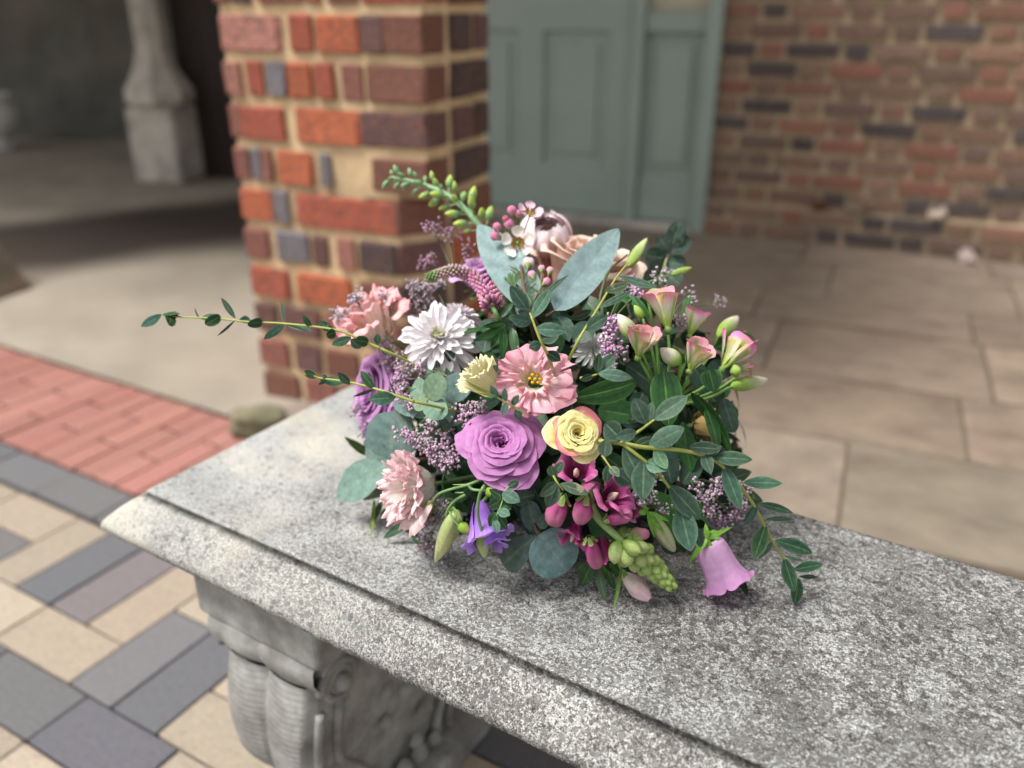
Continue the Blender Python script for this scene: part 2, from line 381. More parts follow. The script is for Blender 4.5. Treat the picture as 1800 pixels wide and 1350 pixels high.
for b2 in range(-12, 4):
    for a2 in range(-42, 62):
        if (a2, b2) in taken or b2 % 2: continue
        free = lambda da, db: (a2 + da, b2 + db) not in taken and b2 + db < 4
        if not all(free(i, j) for i in range(2) for j in range(2)): continue
        d = rnd.random() < 0.45
        if all(free(i, j) for i in range(4) for j in range(2)) and rnd.random() < 0.6: paver(a2 / 2, b2 / 2, 2, 1, d)
        elif all(free(i, j) for i in range(2) for j in range(4)): paver(a2 / 2, b2 / 2, 1, 2, d)
        elif all(free(i, j) for i in range(4) for j in range(2)): paver(a2 / 2, b2 / 2, 2, 1, d)
        else: paver(a2 / 2, b2 / 2, 1, 1, d)
# red paving bricks, long side across the strip
red = tag(empty('red_brick_strip', tuple(O0), ang), kind='structure')
REDC = [srgb(160, 110, 99), srgb(156, 105, 95), srgb(163, 114, 103), srgb(153, 102, 92)]
i = 0; a = -3.0
while a < 1.3:
    w = 0.068
    off = 0.115 if i % 2 else 0.0
    bb = 0.3 - off
    while bb < 0.64:
        b0 = max(bb, 0.3); b1 = min(bb + 0.228, 0.64)
        if b1 - b0 > 0.03:
            piece('brick', rnd.choice(RB), red, (a + w / 2, (b0 + b1) / 2, -0.03 + rnd.uniform(-0.0015, 0.0015)), (w - 0.004, b1 - b0 - 0.005, 0.06), jit(rnd.choice(REDC), 0.08), rnd.uniform(-0.01, 0.01))
        bb += 0.23
    a += w; i += 1

# ------------------------------------------------------------------ building frame
BA = R_(-23.0); A_ = Vector((math.cos(BA), math.sin(BA), 0)); B_ = Vector((-math.sin(BA), math.cos(BA), 0))
# flagstones on the right and in front of the wall
PL = Vector((-0.63, 1.95, 0))
flag = tag(empty('flagstone_floor', (PL.x, PL.y, 0), BA), kind='structure')
MBED = m_noise('brown_joint', srgb(112, 98, 84), srgb(96, 84, 72), 30, 0.95, 0.002)
bed = MB(); bed.box((0.1, -0.1, -0.03), (4.6, 2.35, -0.007)); link('mortar_bed', bed.mesh('bed', MBED, False), flag).location = (0, 0, 0)
FC = [srgb(134, 119, 104), srgb(130, 115, 100), srgb(126, 112, 98), srgb(137, 122, 107), srgb(124, 110, 96)]
FN = [srgb(128, 117, 103), srgb(124, 114, 100), srgb(131, 120, 106)]
y = -0.1; row = 0
rows_h = [0.40, 0.36, 0.42, 0.30, 0.44, 0.38, 0.40, 0.34, 0.42, 0.52]
while y < 2.3:
    h = rows_h[row % len(rows_h)]; h = min(h, 2.34 - y)
    x = 0.1
    while x < 4.55:
        w = min(rnd.uniform(0.38, 0.72), 4.58 - x)
        if w < 0.08: break
        c = rnd.choice(FN if y < 0.25 else FC)
        piece('flagstone', rnd.choice(FS), flag, (x + w / 2, y + h / 2, -0.02 + rnd.uniform(-0.0015, 0.0015)), (w - 0.009, h - 0.009, 0.04), jit(c, 0.05))
        x += w
    y += h; row += 1

# ------------------------------------------------------------------ brick pillar
Wp, Dp, CH = 0.50, 0.30, 0.085
pil = tag(empty('brick_pillar', tuple(PL), BA), 'red brick pillar with cream mortar and a chamfered lower corner behind the flowers', 'pillar')
Z5 = 0.521; HT = 2.6
core = MB()
core.box((0.008, 0.008, Z5 + 0.01), (Wp - 0.008, Dp, 1.26))
core.add([(0.008, 0.008, -0.02), (Wp - CH, 0.008, -0.02), (Wp - 0.008, CH, -0.02), (Wp - 0.008, Dp, -0.02), (0.008, Dp, -0.02),
          (0.008, 0.008, Z5 + 0.01), (Wp - CH, 0.008, Z5 + 0.01), (Wp - 0.008, CH, Z5 + 0.01), (Wp - 0.008, Dp, Z5 + 0.01), (0.008, Dp, Z5 + 0.01)],
         [(4, 3, 2, 1, 0), (0, 1, 6, 5), (1, 2, 7, 6), (2, 3, 8, 7), (3, 4, 9, 8), (4, 0, 5, 9)], (1, 1, 1))
# worn mortar stop above the chamfer
core.add([(Wp - CH - 0.09, 0.0, Z5 + 0.004), (Wp - CH + 0.01, 0.004, Z5 + 0.004), (Wp - CH + 0.01, 0.004, Z5 + 0.075), (Wp - CH - 0.05, 0.0, Z5 + 0.06), (Wp - CH - 0.04, 0.02, Z5 + 0.03)],
         [(0, 1, 2, 3), (1, 0, 4), (2, 1, 4), (3, 2, 4), (0, 3, 4)], (1, 1, 1))
link('mortar_core', core.mesh('core', MMORTAR, False), pil)
up = MB(); up.box((0, 0, 1.26), (Wp, Dp, HT))
tbr = NT('brick_above'); vv = tbr.coord('Object'); bt = tbr.n('TexBrick'); tbr.set(bt.inputs['Vector'], vv); bt.inputs['Scale'].default_value = 1
bt.inputs['Brick Width'].default_value = 0.225; bt.inputs['Row Height'].default_value = 0.0915; bt.inputs['Mortar Size'].default_value = 0.012
bt.inputs['Color1'].default_value = (*srgb(150, 80, 60), 1); bt.inputs['Color2'].default_value = (*srgb(110, 62, 50), 1); bt.inputs['Mortar'].default_value = (*srgb(190, 160, 120), 1)
MUP = tbr.done(bt.outputs[0], 0.9)
link('shaft', up.mesh('shaft', MUP, False), pil)
RED = srgb(176, 90, 68); ORG = srgb(192, 104, 68); PNK = srgb(182, 126, 112); PUR = srgb(108, 78, 76); GRY = srgb(124, 126, 132); BRN = srgb(128, 84, 68); DRK = srgb(74, 62, 62); DRD = srgb(150, 96, 84)
def prow(z, segs, depth=0.1):
    """segs: (x0, x1, colour) in units of 1/700 of the face"""
    for x0, x1, c in segs:
        a0, a1 = max(0, x0 - 5) / 700 * Wp, min(700 if x1 > 580 or z > 0.5 else 576, x1 + 5) / 700 * Wp
        piece('brick', rnd.choice(BR), pil, ((a0 + a1) / 2, depth / 2 - 0.002 + rnd.uniform(-0.002, 0.002), z + 0.0915 / 2 + 0.007 + rnd.uniform(-0.0015, 0.0015)),
              (a1 - a0 - 0.004, depth, 0.0915 - 0.021), jit(c, 0.06))
ROWS = {
 0.887: [(0, 48, DRD), (65, 130, DRK), (160, 310, DRD), (325, 370, RED), (400, 490, BRN), (510, 700, RED)],
 0.7955: [(0, 220, PNK), (262, 332, RED), (352, 490, ORG), (502, 570, PUR), (570, 700, BRN)],
 0.704: [(6, 62, PNK), (88, 145, RED), (160, 225, GRY), (240, 315, ORG), (338, 395, RED), (425, 492, DRD), (508, 700, BRN)],
 0.6125: [(0, 46, DRD), (46, 208, RED), (246, 470, ORG), (474, 700, PUR)],
 0.521: [(0, 52, DRD), (70, 102, GRY), (108, 140, DRD), (165, 290, ORG), (328, 358, GRY), (505, 700, BRN)],
 0.4295: [(0, 126, ORG), (134, 185, GRY), (222, 576, RED)],
 0.338: [(0, 90, DRD), (128, 246, GRY), (270, 320, PUR), (360, 420, PNK), (445, 576, DRK)],
 0.2465: [(0, 150, RED), (195, 400, ORG), (430, 576, BRN)],
 0.155: [(0, 90, PUR), (115, 260, PUR), (285, 420, DRD), (450, 576, BRN)],
 0.0635: [(0, 120, DRD), (150, 250, PUR), (275, 400, BRN), (430, 576, DRD)],
 -0.028: [(0, 150, BRN), (180, 300, DRD), (325, 576, BRN)],
}
for z, sg in ROWS.items(): prow(z, sg)
for z in (0.9785, 1.07, 1.1615):
    prow(z, [(0, 210, RED), (235, 330, ORG), (355, 460, PUR), (485, 700, BRN)] if z != 1.07 else [(0, 90, RED), (120, 330, DRD), (355, 560, RED), (585, 700, ORG)])
for k, z in enumerate([z for z in list(ROWS) + [0.9785, 1.07, 1.1615]]):
    if z < 0.5:     # chamfer brick, turned 45 degrees
        piece('brick', rnd.choice(BR), pil, (Wp - CH / 2 - 0.036, CH / 2 + 0.030, z + 0.0915 / 2 + 0.007), (CH * 1.414 - 0.006, 0.1, 0.0725), jit([PUR, DRK, BRN][k % 3], 0.08), R_(45))
    y0 = 0.115 if z > 0.5 else 0.10
    cuts = [(y0, y0 + 0.1), (y0 + 0.115, Dp + 0.002)] if k % 2 else [(y0, Dp + 0.002)]
    for y0_, y1_ in cuts:
        piece('brick', rnd.choice(BR), pil, (Wp - 0.048 + rnd.uniform(-0.002, 0.002), (y0_ + y1_) / 2, z + 0.0915 / 2 + 0.007), (0.1, y1_ - y0_ - 0.006, 0.0725), jit(rnd.choice([ORG, DRK, DRK, PUR, DRK, BRN]), 0.1))  # right face: shade of the turned side put into darker bricks
    piece('brick', rnd.choice(BR), pil, (0.048, 0.11 + (Dp - 0.11) / 2, z + 0.0915 / 2 + 0.007), (0.1, Dp - 0.115, 0.0725), jit(rnd.choice([ORG, RED, BRN]), 0.1))

# mossy stone at the pillar foot
def blob(name, mat, loc, dim, seed, amp=0.18, nu=14, nv=20):
    b = MB()
    def P(i, j):
        th = math.pi * i; ph = 2 * math.pi * j
        d = Vector((math.sin(th) * math.cos(ph), math.sin(th) * math.sin(ph), math.cos(th)))
        d = Vector([math.copysign(abs(c) ** 0.7, c) for c in d])
        k = 1 + amp * noise.noise(d * 1.6 + Vector((seed, 0, 0)))
        return (d.x * dim[0] * k, d.y * dim[1] * k, max(d.z * dim[2] * k, -dim[2] * 0.8))
    b.grid(P, nu, nv, (1, 1, 1)); o = link(name, b.mesh(name, mat)); o.location = loc; return o
p0 = on_plane(452, 742, 0.03)
tag(blob('mossy_stone', MMOSS, (p0.x, p0.y, 0.028), (0.07, 0.04, 0.034), 3, 0.35), 'rounded yellow green mossy stone at the foot of the brick pillar', 'stone')

# ------------------------------------------------------------------ brick wall on the right with door screen
WL = Vector((-0.11, 4.041, 0))      # door line, left end (seen right of the pillar)
def WA(a, y=0, z=0): return WL + A_ * a + B_ * y + Vector((0, 0, z))
DW = 1.035                          # door screen width
wal = tag(empty('brick_wall', tuple(WA(DW)), BA), 'long brown brick wall with dark burnt headers right of the sage green door', 'wall')
cw = MB(); cw.box((0.0, 0.008, -0.02), (3.6, 0.22, 1.06)); cw.box((0.0, -0.034, -0.02), (3.6, 0.008, 0.136))
link('mortar_core', cw.mesh('core', MMORTAR2, False), wal)
uw = MB(); uw.box((0.0, 0.0, 1.06), (3.6, 0.22, 2.6)); link('upper_wall', uw.mesh('upper', MUP, False), wal)
WC = [srgb(134, 108, 92), srgb(126, 100, 86), srgb(142, 112, 94), srgb(120, 98, 86), srgb(138, 102, 86), srgb(112, 94, 84)]
WD = [srgb(74, 70, 72), srgb(82, 78, 80), srgb(68, 64, 66)]
WR = [srgb(146, 98, 82), srgb(150, 104, 86)]
for r in range(15):
    z = 0.0 + r * 0.0705; x = 0.0 if r % 2 else -0.06
    k = r % 2; yo = -0.042 if r < 2 else 0.0
    while x < 2.55:
        stretcher = (k % 2 == 0); w = 0.19 if stretcher else 0.085; k += 1
        x0 = max(x, 0.003); x1 = x + w
        if x1 - x0 > 0.02:
            c = rnd.choice(WC)
            if rnd.random() < 0.17: c = rnd.choice(WD)
            elif rnd.random() < 0.2: c = rnd.choice(WR)
            piece('brick', rnd.choice(BR2), wal, ((x0 + x1) / 2, 0.045 + yo + rnd.uniform(-0.002, 0.002), z + 0.036), (x1 - x0, 0.1, 0.050), jit(c, 0.1))
        x += w + 0.020

# pale dead leaves caught on the plinth ledge and floor
def dead_leaf(px, py, rel, size, col, label, zz):
    a = rel; loc = WA(DW + a, -0.03 if zz > 0.1 else -0.09, zz)
    b = MB()
    def P(i, j):
        t = i; s = j * 2 - 1; w = math.sin(math.pi * min(max(t, 0.02), 0.98)) ** 0.7 * 0.42
        return ((t - 0.5) * size, s * w * size * 0.8, size * (0.35 * s * s * w + 0.25 * math.sin(t * 5) ** 2 + 0.12 * noise.noise(Vector((t * 4, s * 3, rel * 9)))))
    b.grid(P, 8, 6, lambda i, j: mix(col, tuple(c * 0.7 for c in col), abs(j - 0.5) * 2 * 0.6))
    o = link('dead_leaf', b.mesh('dead_leaf', MP)); o.location = loc; o.rotation_euler = (0.35, 0.2 * rel, rel * 5); return tag(o, label, 'leaf')
dead_leaf(0, 0, 0.62, 0.13, srgb(190, 176, 160), 'largest curled pale dead leaf on the plinth ledge of the brown brick wall', 0.139)
dead_leaf(0, 0, 0.90, 0.10, srgb(206, 188, 172), 'upright pale dead leaf on the wall ledge, between two other leaves', 0.145)
dead_leaf(0, 0, 1.02, 0.10, srgb(200, 184, 176), 'pale pinkish dead leaf lying on the floor at the foot of the brick wall', 0.004)
dead_leaf(0, 0, 0.46, 0.09, srgb(140, 84, 50), 'brown dead leaf leftmost on the plinth ledge', 0.139)

# door screen
door = tag(empty('door_screen', tuple(WA(0)), BA), 'sage green panelled door with a narrow side panel in a painted frame', 'door')
def dpart(name, boxes, mat=MDOOR, parent=door, bev=True):
    b = MB()
    for bx in boxes: b.box(*bx)
    o = link(name, b.mesh(name, mat, False), parent)
    if bev:
        m = o.modifiers.new('bevel', 'BEVEL'); m.width = 0.004; m.segments = 2
    return o
x_l, x_m = -0.42, 0.72
leaf_ = dpart('door_leaf', [((x_l, 0.02, 0.02), (x_m - 0.055, 0.055, 2.2))])
dpart('rail', [((x_l, 0.0, 0.03), (x_m - 0.055, 0.022, 0.24))], parent=leaf_)
dpart('rail', [((x_l, 0.0, 0.80), (x_m - 0.055, 0.022, 0.98))], parent=leaf_)
for a0, a1 in ((x_l, x_l + 0.1), (0.15, 0.27), (0.565, x_m - 0.055)):
    dpart('stile', [((a0, -0.0015, 0.03), (a1, 0.0225, 2.2))], parent=leaf_)
dpart('panel', [((-0.27, 0.008, 0.29), (0.10, 0.022, 0.75))], parent=leaf_)
dpart('panel', [((0.32, 0.008, 0.29), (0.515, 0.022, 0.75))], parent=leaf_)
dpart('mullion', [((x_m - 0.05, -0.03, 0), (x_m, 0.06, 2.3))])
sp_ = dpart('side_panel', [((x_m, 0.02, 0.02), (DW - 0.06, 0.05, 0.86))])
dpart('rail', [((x_m + 0.001, -0.002, 0.03), (DW - 0.061, 0.022, 0.22))], parent=sp_)
dpart('rail', [((x_m + 0.001, -0.01, 0.80), (DW - 0.061, 0.022, 0.88))], parent=sp_)
dpart('panel', [((x_m + 0.055, 0.006, 0.27), (DW - 0.115, 0.022, 0.75))], parent=sp_)
dpart('frame', [((DW - 0.06, -0.045, 0), (DW, 0.07, 2.3))])
dpart('frame', [((x_l - 0.06, -0.045, 0), (x_l, 0.07, 2.3))])
dpart('threshold', [((x_l, -0.06, -0.01), (DW - 0.062, 0.07, 0.02))], MCOL)
dpart('window_pane', [((x_m + 0.001, 0.03, 0.88), (DW - 0.061, 0.04, 2.2))], MCREAM)
# wall left of the door, hidden behind the pillar from here
lw = tag(empty('side_wall', tuple(WA(-0.48)), BA), 'brown brick wall piece between the green door and the dark timber door', 'wall')
b = MB(); b.box((-0.55, 0.0, -0.02), (0, 0.2, 2.6)); link('wall_face', b.mesh('w', MUP, False), lw)

# ------------------------------------------------------------------ left background
cw_ = on_plane(150, 243, 0)
bw = tag(empty('back_wall', (cw_.x, cw_.y, 0), R_(-8)), 'dark grey roughly rendered wall at the far left end of the covered walk', 'wall')
b = MB()
b.grid(lambda i, j: ((i - 0.5) * 9, 0.05 * noise.noise(Vector((i * 14, j * 5, 1))) + 0.02 * noise.noise(Vector((i * 60, j * 20, 1))), j * 2.7 - 0.02), 140, 44, (1, 1, 1))
link('wall_face', b.mesh('w', MDARKWALL), bw)
# stone column on pedestal
cb = on_plane(300, 322, 0)
colm = tag(empty('stone_column', (cb.x - 0.03, cb.y + 0.12, 0), R_(-12)), 'pale stone column on a square pedestal with a flared cap in the covered walk', 'column')
dk_ = []
b = MB(); b.box((-0.14, -0.14, 0), (0.14, 0.14, 0.40)); o = link('pedestal', b.mesh('p', MCOL, False), colm); m = o.modifiers.new('b', 'BEVEL'); m.width = 0.02; m.segments = 2
def sqlathe(prof, mat, name, parent, loc=(0, 0, 0), n=8, sq=0.5):
    b = MB()
    def P(i, j):
        k = i * (len(prof) - 1); a = min(int(k), len(prof) - 2); f = k - a
        r = prof[a][0] + (prof[a + 1][0] - prof[a][0]) * f; z = prof[a][1] + (prof[a + 1][1] - prof[a][1]) * f
        th = 2 * math.pi * j
        return (r * math.cos(th + math.pi / n), r * math.sin(th + math.pi / n), z)
    b.grid(P, len(prof) - 1, n, (1, 1, 1)); o = link(name, b.mesh(name, mat, n > 8), parent); o.location = loc; return o
sqlathe([(0.16, 0.40), (0.185, 0.43), (0.18, 0.49), (0.15, 0.53), (0.11, 0.60), (0.088, 0.68)], MCOL, 'flared_base', colm)
sqlathe([(0.082, 0.66), (0.079, 1.2), (0.076, 2.6)], MCOL, 'shaft', colm)
# timber door behind the column
db_ = on_plane(385, 312, 0)
td = tag(empty('timber_door', (db_.x, db_.y, 0), R_(-14)), 'nearly black brown timber door between the stone column and the brick pillar', 'door')
for k in range(6):
    b = MB(); b.box((-0.14 + k * 0.13, 0, 0.0), (-0.014 + k * 0.13, 0.05, 2.3)); link('board', b.mesh('board', MWOOD, False), td)
b = MB(); b.box((-0.2, 0.05, 0), (0.72, 0.09, 2.35)); link('frame', b.mesh('fr', MWOOD, False), td)
cb2 = on_plane(318, 300, 0)
ur = tag(empty('stone_jamb', (cb2.x + 0.05, cb2.y + 0.35, 0), R_(-14)), 'dull olive stone jamb seen between the column shaft and the timber door', 'jamb')
b = MB(); b.box((-0.13, 0, 0), (0.16, 0.3, 2.6)); link('shaft', b.mesh('jamb', MDARKWALL, False), ur)
# white rounded planter far left
wp = on_plane(2, 262, 0)
o = tag(empty('stone_urn', (wp.x, wp.y, 0)), 'small white rounded stone urn cut by the left edge of the picture', 'urn')
def lathe(prof, name, mat, parent, n=24, col=(1, 1, 1)):
    b = MB()
    def P(i, j):
        k = i * (len(prof) - 1); a = min(int(round(k)), len(prof) - 1); th = 2 * math.pi * j
        return (prof[a][0] * math.cos(th), prof[a][0] * math.sin(th), prof[a][1])
    b.grid(P, len(prof) - 1, n, col); return link(name, b.mesh(name, mat), parent)
lathe([(0.0, 0), (0.10, 0), (0.10, 0.03), (0.05, 0.05), (0.06, 0.08), (0.13, 0.13), (0.165, 0.20), (0.16, 0.27), (0.13, 0.32), (0.15, 0.34), (0.15, 0.36), (0.12, 0.355), (0.10, 0.30), (0.0, 0.28)], 'bowl', MWHITE, o)
# sloping stone foot at the left edge
lp = on_plane(8, 536, 0)
o = tag(empty('stone_buttress', (lp.x - 0.13, lp.y, 0), R_(-23)), 'low sloping pinkish stone foot at the left edge before the dark floor', 'buttress')
b = MB(); n_ = 10
def P(i, j):
    ring = [(-0.35, -0.06), (0.02, -0.06), (0.05, 0.0), (0.04, 0.22), (-0.35, 0.22)]
    k = j * 5; a_ = int(k) % 5; q = ring[a_]; t = i; s = 1 - 0.42 * t
    return ((q[0] + 0.35) * s - 0.35 + 0.006 * noise.noise(Vector((i * 6, j * 9, 2))), q[1] * (1 - 0.1 * t), t * 0.26)
b.grid(P, 8, 5, (1, 1, 1)); b.add([P(1, j / 5) for j in range(5)], [(0, 1, 2, 3, 4)], (1, 1, 1))
MPINKST = m_noise('pink_stone', srgb(132, 108, 92), srgb(104, 90, 76), 9, 0.9, 0.006, c3=srgb(92, 96, 80), s3=5)
link('foot_block', b.mesh('foot', MPINKST, False), o)
# roof of the covered walk (above the picture; it shades the floor)
rf = tag(empty('walkway_roof', (PL.x, PL.y, 2.6), BA), 'flat roof over the covered walk resting on the brick pillar', 'roof')
b = MB(); b.box((-7, 0.0, 0), (0.5, 3.3, 0.12)); link('soffit', b.mesh('roof', MROOF, False), rf)

# ------------------------------------------------------------------ bench
TOP = 0.453
G = on_plane(257, 862, TOP); BU = R_(-32.4)
U_ = Vector((math.cos(BU), math.sin(BU), 0)); V_ = Vector((-math.sin(BU), math.cos(BU), 0))
bench = tag(empty('stone_bench', (G.x, G.y, 0), BU), 'weathered grey speckled stone bench with moulded edge and carved scroll supports', 'bench')
LB, WB = 1.42, 0.308
prof = [(0.0, 0.0), (-0.0006, -0.003), (0.0006, -0.0048), (0.003, -0.005), (0.007, -0.0062), (0.013, -0.0105), (0.019, -0.0155), (0.025, -0.021), (0.030, -0.026), (0.0338, -0.0305), (0.0350, -0.034), (0.0345, -0.0405), (0.031, -0.0425), (0.0, -0.0435), (-0.05, -0.0435)]
b = MB()
NL, NW = 300, 70
ringpts = []
for i in range(NL): ringpts.append((i / NL, 0, 0))
for i in range(NW): ringpts.append((1, i / NW, 1))
for i in range(NL): ringpts.append((1 - i / NL, 1, 2))
for i in range(NW): ringpts.append((0, 1 - i / NW, 3))
NR = len(ringpts)
def ringv(k, o, z):
    s, t, side = ringpts[k]
    x = -o + s * (LB + 2 * o); y = -o + t * (WB + 2 * o)
    if z < -0.0001 or o > 0:
        q = Vector((x * 55, y * 55, z * 60)); d = 0.0010 * noise.noise(q) + 0.0007 * noise.noise(q * 2.7)
        if z < -0.04: d *= 1.7
        lx = 1 if side in (1,) else (-1 if side == 3 else 0); ly = 1 if side == 2 else (-1 if side == 0 else 0)
        x += lx * d; y += ly * d; z += d * 0.8
    # worn corner
    return (x, y, z + TOP)
vs = []; cs = []
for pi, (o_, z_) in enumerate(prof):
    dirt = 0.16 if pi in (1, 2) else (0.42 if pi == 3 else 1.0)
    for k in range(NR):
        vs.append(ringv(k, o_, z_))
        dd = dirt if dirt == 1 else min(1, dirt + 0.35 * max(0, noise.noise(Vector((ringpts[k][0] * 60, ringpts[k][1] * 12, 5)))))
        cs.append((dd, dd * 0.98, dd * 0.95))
fs = [(p * NR + k, (p + 1) * NR + k, (p + 1) * NR + (k + 1) % NR, p * NR + (k + 1) % NR) for p in range(len(prof) - 1) for k in range(NR)]
fs.append(tuple(reversed([(len(prof) - 1) * NR + k for k in range(NR)])))
b.add(vs, fs, cs)
def PT(i, j):
    x = i * LB; y = j * WB
    e = min(x, y, LB - x, WB - y); q = Vector((x * 30, y * 30, 0))
    return (x, y, TOP + (0.0 if e < 1e-6 else 0.0006 * noise.noise(q * 2) + 0.0003 * noise.noise(q * 6)))
b.grid(PT, NL, NW, (1, 1, 1))
import bmesh as _bm
me = b.mesh('seat_slab', MBENCH)
bm = _bm.new(); bm.from_mesh(me); _bm.ops.remove_doubles(bm, verts=bm.verts, dist=0.00005); _bm.ops.recalc_face_normals(bm, faces=bm.faces); bm.to_mesh(me); bm.free()
for p_ in me.polygons: p_.use_smooth = True
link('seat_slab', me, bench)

def support(x0, parent):
    sup = bpy.data.objects.new('support', None); COL.objects.link(sup); sup.parent = parent; sup.location = (x0, 0, 0)
    T = 0.17
    def bb(name, boxes, w=0.006):
        q = MB()
        for bx in boxes: q.box(*bx)
        o = link(name, q.mesh(name, MLEG, False), sup); m = o.modifiers.new('b', 'BEVEL'); m.width = w; m.segments = 3; return o
    zt = TOP - 0.044
    bb('top_block', [((0, -0.004, zt - 0.082), (T, WB + 0.004, zt))])
    # cap with a shallow leaf moulding
    q = MB(); cap = [(0.002, -0.080), (-0.004, -0.090), (-0.004, -0.104), (0.004, -0.118), (0.012, -0.124), (0.016, -0.134)]
    q.grid(lambda i, j: (-0.0 + 0.022 + (T - 0.044) * j - 0.012 * math.cos(j * math.pi) * (1 if abs(j - .5) > .45 else 0), 0.002 + cap[int(round(i * 5))][0] - 0.006 * abs(math.sin(j * math.pi * 2)), zt + cap[int(round(i * 5))][1]), 5, 24, (1, 1, 1))
    q.box((0.012, 0.012, zt - 0.13), (T - 0.012, WB - 0.012, zt - 0.078))
    link('cap_moulding', q.mesh('cap', MLEG), sup)
    # S shaped body: front and back edge curves
    def front(t):   # t 0 top .. 1 ground ; returns (w, z)
        z = (zt - 0.122) * (1 - t)
        w = 0.008 - 0.014 * math.sin(min(t / 0.6, 1) * math.pi) + 0.055 * sm(0.40, 0.85, t) - 0.05 * sm(0.86, 1.0, t)
        return w, z
    q = MB(); nT, nX = 150, 36
    def PF(i, j):
        w, z = front(i); th = T / 2 - 0.024 - 0.016 * sm(0.1, 0.7, i) + 0.014 * sm(0.8, 1, i)
        s = j * 2 - 1
        lobes = 0.0065 * abs(math.sin(j * math.pi * 2)) ** 0.4
        ribs = 0.00035 * math.sin(i * 260 + 9 * abs(abs(s) - 0.5))
        edge = 0.010 * max(0, abs(s) - 0.9) / 0.1
        return (T / 2 + s * th, w - lobes - ribs * (1 if lobes > 0.003 else 0) + edge, z)
    q.grid(PF, nT, nX, (1, 1, 1))
    q.grid(lambda i, j: (lambda p: (p[0], WB - p[1], p[2]))(PF(i, j)), nT, nX, (1, 1, 1))
    for sgn in (0, 1):
        q.grid(lambda i, j: (lambda p: (p[0], p[1] + (WB - 2 * p[1]) * j, p[2]))(PF(i, sgn)), nT, 20, (1, 1, 1))
    link('scroll_body', q.mesh('scroll', MLEG), sup)
    # carving on both broad sides
    q = MB()
    for sgn, xs in ((1, T - 0.022), (-1, 0.022)):
        for cy, mir in ((0.034, 1), (WB - 0.034, -1)):
            pts = []; cz = zt - 0.125
            for k in range(46):
                a = k / 45 * 2.6 * 2 * math.pi; r = 0.026 * (1 - k / 60)
                pts.append((xs + sgn * 0.008, cy - mir * r * math.cos(a), cz + r * math.sin(a)))
            q.tube(pts, [0.0055 - 0.00008 * k for k in range(46)], (1, 1, 1), 8)
            q.tube([(xs + sgn * 0.006, cy, cz), (xs + sgn * 0.02, cy, cz)], [0.012, 0.007], (1, 1, 1), 12)
            for off in (0.012, 0.04):
                pts = []
                for k in range(30):
                    t = 0.12 + 0.85 * k / 29; w, z = front(t); w += off
                    pts.append((xs - sgn * 0.012 * sm(0.1, 0.6, t), w if mir > 0 else WB - w, z))
                q.tube(pts, 0.006, (1, 1, 1), 6)
        for k in range(14):     # grape like bosses between the scrolls
            cy = WB / 2 + rnd.uniform(-0.045, 0.045); cz = rnd.uniform(0.05, zt - 0.15)
            c = Vector((xs - sgn * 0.008, cy, cz)); r = rnd.uniform(0.008, 0.014)
            q.grid(lambda i, j: c + Vector((sgn * r * math.cos(i * math.pi / 2), r * math.sin(i * math.pi / 2) * math.cos(j * 6.2832), r * math.sin(i * math.pi / 2) * math.sin(j * 6.2832))), 4, 8, (1, 1, 1))
    link('side_carving', q.mesh('carving', MLEG), sup)
    bb('foot_block', [((0.0, 0.02, 0.0), (T, WB - 0.02, 0.035))], 0.008)
    return sup
support(0.055, bench); support(LB - 0.055 - 0.17, bench)

# ================================================================== the flower arrangement
C0 = Vector((0.062, 0.735, 0.50)); RX, RY, RZ = 0.195, 0.165, 0.195
CAMP = Vector((0, 0, CAMZ))
def dome(x, y):
    """depth at which the view line through (x, y) meets the mound of flowers, never below the bench top"""
    d = W(x, y, 1) - CAMP; o = CAMP - C0
    D = Vector((d.x / RX, d.y / RY, d.z / RZ)); O = Vector((o.x / RX, o.y / RY, o.z / RZ))
    a = D.dot(D); b_ = D.dot(O); c = O.dot(O) - 1; disc = b_ * b_ - a * c
    t = (-b_ - math.sqrt(disc)) / a if disc > 0 else -b_ / a
    if d.z < 0: t = min(t, (TOP + 0.006 - CAMZ) / d.z)
    return t
def Pt(x, y, h=0.0): return W(x, y, dome(x, y) - h)
ANCH = Vector((0.062, 0.735, TOP + 0.05))

def frame_matrix(o, z, x=None):
    z = z.normalized(); x = (x or z.orthogonal())
    x = (x - z * x.dot(z)); x = x.normalized() if x.length > 1e-6 else z.orthogonal().normalized()
    y = z.cross(x)
    return Matrix(((x.x, y.x, z.x, o.x), (x.y, y.y, z.y, o.y), (x.z, y.z, z.z, o.z), (0, 0, 0, 1)))

# ---- colours (pigment)
EU_D = (0.030, 0.066, 0.042); EU_M = (0.052, 0.108, 0.072); EU_L = (0.11, 0.21, 0.155); EU_B = (0.19, 0.31, 0.285)
GL_D = (0.016, 0.060, 0.018); GL_M = (0.030, 0.105, 0.028); GL_L = (0.10, 0.26, 0.05)
ST_Y = (0.34, 0.38, 0.08); ST_G = (0.12, 0.22, 0.07); ST_B = (0.10, 0.055, 0.03)
LIME = (0.34, 0.48, 0.12); CREAM = (0.72, 0.70, 0.42)

